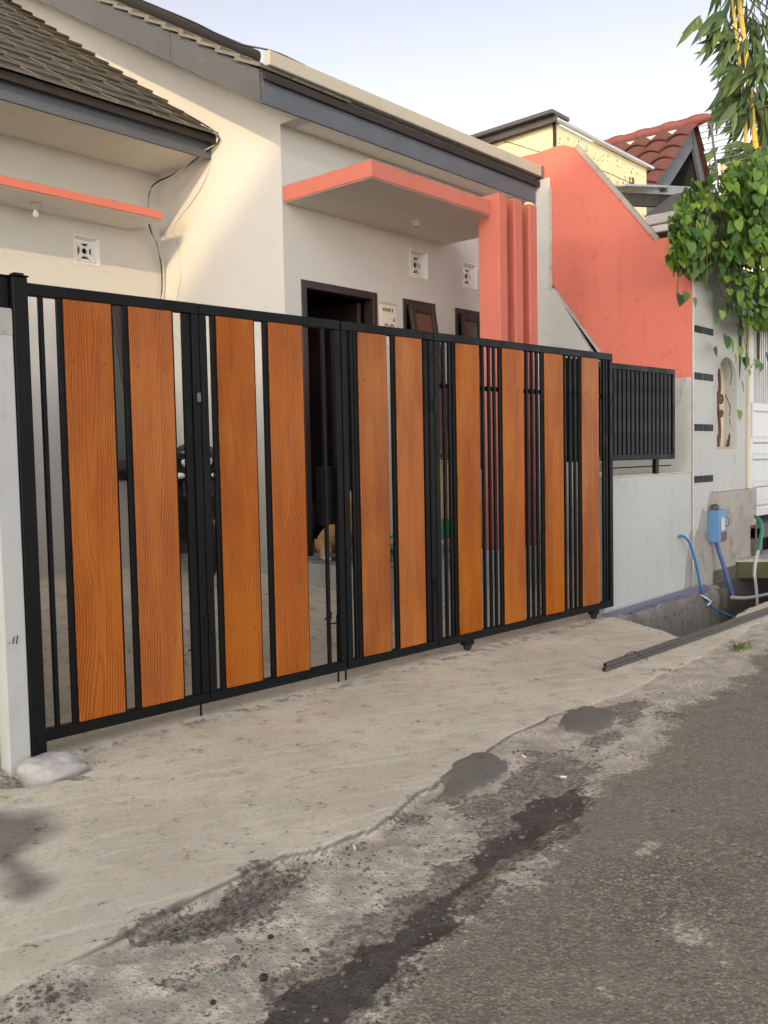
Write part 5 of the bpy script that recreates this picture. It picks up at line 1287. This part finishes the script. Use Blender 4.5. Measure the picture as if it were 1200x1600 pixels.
E_ = [(0,1),(1,2),(2,3),(3,4),(4,5),(5,6),(2,7),(7,8),(8,9),(9,10),(2,11),(11,12),(12,13),(13,14),(0,15),(15,16),(16,17),(17,18),(0,19),(19,20),(20,21),(21,22),(0,23),(23,24),(24,25),(4,26),(4,27),(26,28),(27,29)]
Rr = [.085,.10,.095,.07,.065,.045,.026,.040,.026,.020,.020,.040,.026,.020,.020,.055,.045,.022,.018,.055,.045,.022,.018,.025,.018,.012,.022,.022,.008,.008]
skinned('body', D, E_, Rr, 'dogfur', dog)
m = MB(); m.blob((0, -.335, .402), (.014, .011, .011), 10, 6); m.build('nose', MAT['ink'], dog, smooth=60, local=True)
for sx in (-1, 1):
    m = MB(); m.blob((sx*.032, -.245, .445), (.009, .008, .009), 10, 6); m.build('eye', MAT['ink'], dog, smooth=60, local=True)

# ------------------------------------------------------------------ litter, patches, pebbles
def patch(name, poly, h, seed):
    """a thin trowelled slab of fresh cement with a ragged rim"""
    P = np.array(poly); c_ = P.mean(0); pts = []
    for i in range(len(P)):
        for k in range(18):
            q = P[i]+(P[(i+1) % len(P)]-P[i])*k/18
            r_ = 1+(float(fbm(np.array([q[0]]), np.array([q[1]]), 13, 5, seed)[0])-.5)*.62; pts.append(c_+(q-c_)*r_)
    n_ = len(pts); vs = []; fs = []; fr_ = [1.0, .97, .90, .75, .5, .25]
    for j, s_ in enumerate(fr_):
        for p_ in pts:
            q = c_+(p_-c_)*s_; z = gz(q[0], q[1])
            vs.append((q[0], q[1], z-.006 if j == 0 else z*.6+h*(.55, .55, .85, 1, 1, 1)[j]+(float(fbm(np.array([q[0]]), np.array([q[1]]), 14, 3, seed+1)[0])-.5)*.006))
    vs.append((c_[0], c_[1], h+gz(*c_)*.6))
    for j in range(len(fr_)-1): fs += [(j*n_+i, j*n_+(i+1) % n_, (j+1)*n_+(i+1) % n_, (j+1)*n_+i) for i in range(n_)]
    j = len(fr_)-1; fs += [(j*n_+i, j*n_+(i+1) % n_, len(vs)-1) for i in range(n_)]
    m = MB(); m.add(vs, fs); o = m.build(name, MAT['cementwet'], smooth=60); o['kind'] = 'structure'
patch('cement_patch', [(.60,-1.44),(.72,-1.355),(.84,-1.30),(.96,-1.275),(1.06,-1.27),(1.10,-1.31),(1.06,-1.42),(1.0,-1.46),(.88,-1.50),(.76,-1.475)], .007, 101)
patch('cement_patch', [(1.49,-1.44),(1.60,-1.30),(1.78,-1.255),(1.91,-1.30),(1.90,-1.40),(1.80,-1.49),(1.66,-1.525),(1.54,-1.51)], .008, 111)

def butt(x, y, rz, label):
    z = gz(x, y)+.006; d_ = Vector((math.cos(rz), math.sin(rz), 0)); t = thing('cigarette_butt', (x, y, z), label, 'cigarette butt', 'cigarette butts on the ground'); p_ = Vector((x, y, z))
    m = MB(); m.tube([p_-d_*.016, p_+d_*.006], .0042, 8); m.build('paper', MAT['white_butt'], t, smooth=50)
    m = MB(); m.tube([p_+d_*.0062, p_+d_*.018], .0042, 8); m.build('filter', MAT['tan'], t, smooth=50)
butt(1.139, -1.429, 1.2, 'cigarette butt between the two wet cement patches'); butt(1.03, -1.66, 2.0, 'cigarette butt at the tip of the dark wet strip'); butt(.176, -1.46, .9, 'cigarette butt lying in the slab crack near the gate centre')
def stone(x, y, r, seed, label, mat='stone'):
    m = MB(); m.blob((x, y, gz(x, y)+r*.55), (r, r*.9, r*.8), 12, 8, jit=.07, seed=seed); tag(m.build('stone', MAT[mat], smooth=70), label, 'stone')
stone(-.46, -1.783, .0105, 1, 'round black stone on the crumbled road shoulder'); stone(-.585, -1.765, .0065, 2, 'smaller black stone left of the round black one'); stone(-.33, -1.66, .0075, 3, 'dark stone above the round black one on the shoulder')
m = MB(); r9 = random.Random(9)
for k in range(5):
    pts = [(.10+.07*i+r9.uniform(-.008,.008), -1.895+.012*math.sin(i*1.3+k)+r9.uniform(-.012,.012), gz(.10+.07*i, -1.9)+.006+.006*r9.random()) for i in range(k % 3, 8)]
    m.tube(spline(pts, 4), .0008, 4)
tag(m.build('dry_root', MAT['straw']), 'pale dry root strands along the wet asphalt edge', 'dry root')
m = MB()
for k in range(70):
    a_ = r9.uniform(0, 6.28); x, y = 3.50+r9.gauss(0, .05), -1.375+r9.gauss(0, .02); l_ = r9.uniform(.02, .06)
    m.tube([(x, y, gz(x, y)), (x+.4*l_*math.cos(a_), y+.4*l_*math.sin(a_), gz(x, y)+l_*.6), (x+l_*math.cos(a_), y+l_*math.sin(a_), gz(x, y)+l_*.7)], [.0022, .0016, .0004], 3)
tag(m.build('grass_tuft', MAT['grass']), 'small dry grass tuft on the concrete near the steel tubes', 'grass')
# loose gravel on the shoulder and in the pits
m = MB(); rg = np.random.RandomState(8); n_ = 5200
X_ = np.concatenate([rg.uniform(-1.0, 2.8, n_), rg.normal(-.30, .22, 900), rg.normal(-.68, .14, 900)]); Y_ = np.concatenate([rg.uniform(-2.1, -1.36, n_), rg.normal(-1.46, .05, 900), rg.normal(-1.62, .08, 900)])
hz, a1, w1, c1, d1, k1, s1, y1 = ground_height(X_, Y_)
den = fbm(X_, Y_, 3.5, 3, 95); keep = (Y_ < s1-.01) & (den+.25*d1-.3*a1 > .44+.08*(X_ > .4)) & (rg.rand(len(X_)) < np.where(np.arange(len(X_)) < n_, .5, .75))
ico = [(0,0,1),(.894,0,.447),(.276,.851,.447),(-.724,.526,.447),(-.724,-.526,.447),(.276,-.851,.447),(.724,.526,-.447),(-.276,.851,-.447),(-.894,0,-.447),(-.276,-.851,-.447),(.724,-.526,-.447),(0,0,-1)]
icf = [(0,1,2),(0,2,3),(0,3,4),(0,4,5),(0,5,1),(1,6,2),(2,7,3),(3,8,4),(4,9,5),(5,10,1),(6,7,2),(7,8,3),(8,9,4),(9,10,5),(10,6,1),(11,7,6),(11,8,7),(11,9,8),(11,10,9),(11,6,10)]
for x, y, z in zip(X_[keep], Y_[keep], hz[keep]):
    s_ = .0022+.006*rg.rand()**2.6; sx, sy, szs = s_*(.7+.8*rg.rand()), s_*(.7+.6*rg.rand()), s_*(.45+.4*rg.rand()); a_ = rg.rand()*6.28; ca, sa = math.cos(a_), math.sin(a_)
    m.add([(x+ca*px_*sx*(1+.3*(rg.rand()-.5))-sa*py_*sy, y+sa*px_*sx+ca*py_*sy, z+szs*.35+pz_*szs) for px_, py_, pz_ in ico], icf)
a = N('gravel'); g = a.n('ShaderNodeNewGeometry'); r = g.outputs['Random Per Island']
MAT['gravel'] = a.out(a.mix(r, (.10,.09,.08), (.26,.23,.19)), .9)
o = m.build('gravel', MAT['gravel'], smooth=50); o['kind'] = 'stuff'

# the sun-side neighbour and the row across the street, out of frame but part of the place
W.name = 'World'
bpy.context.view_layer.update()
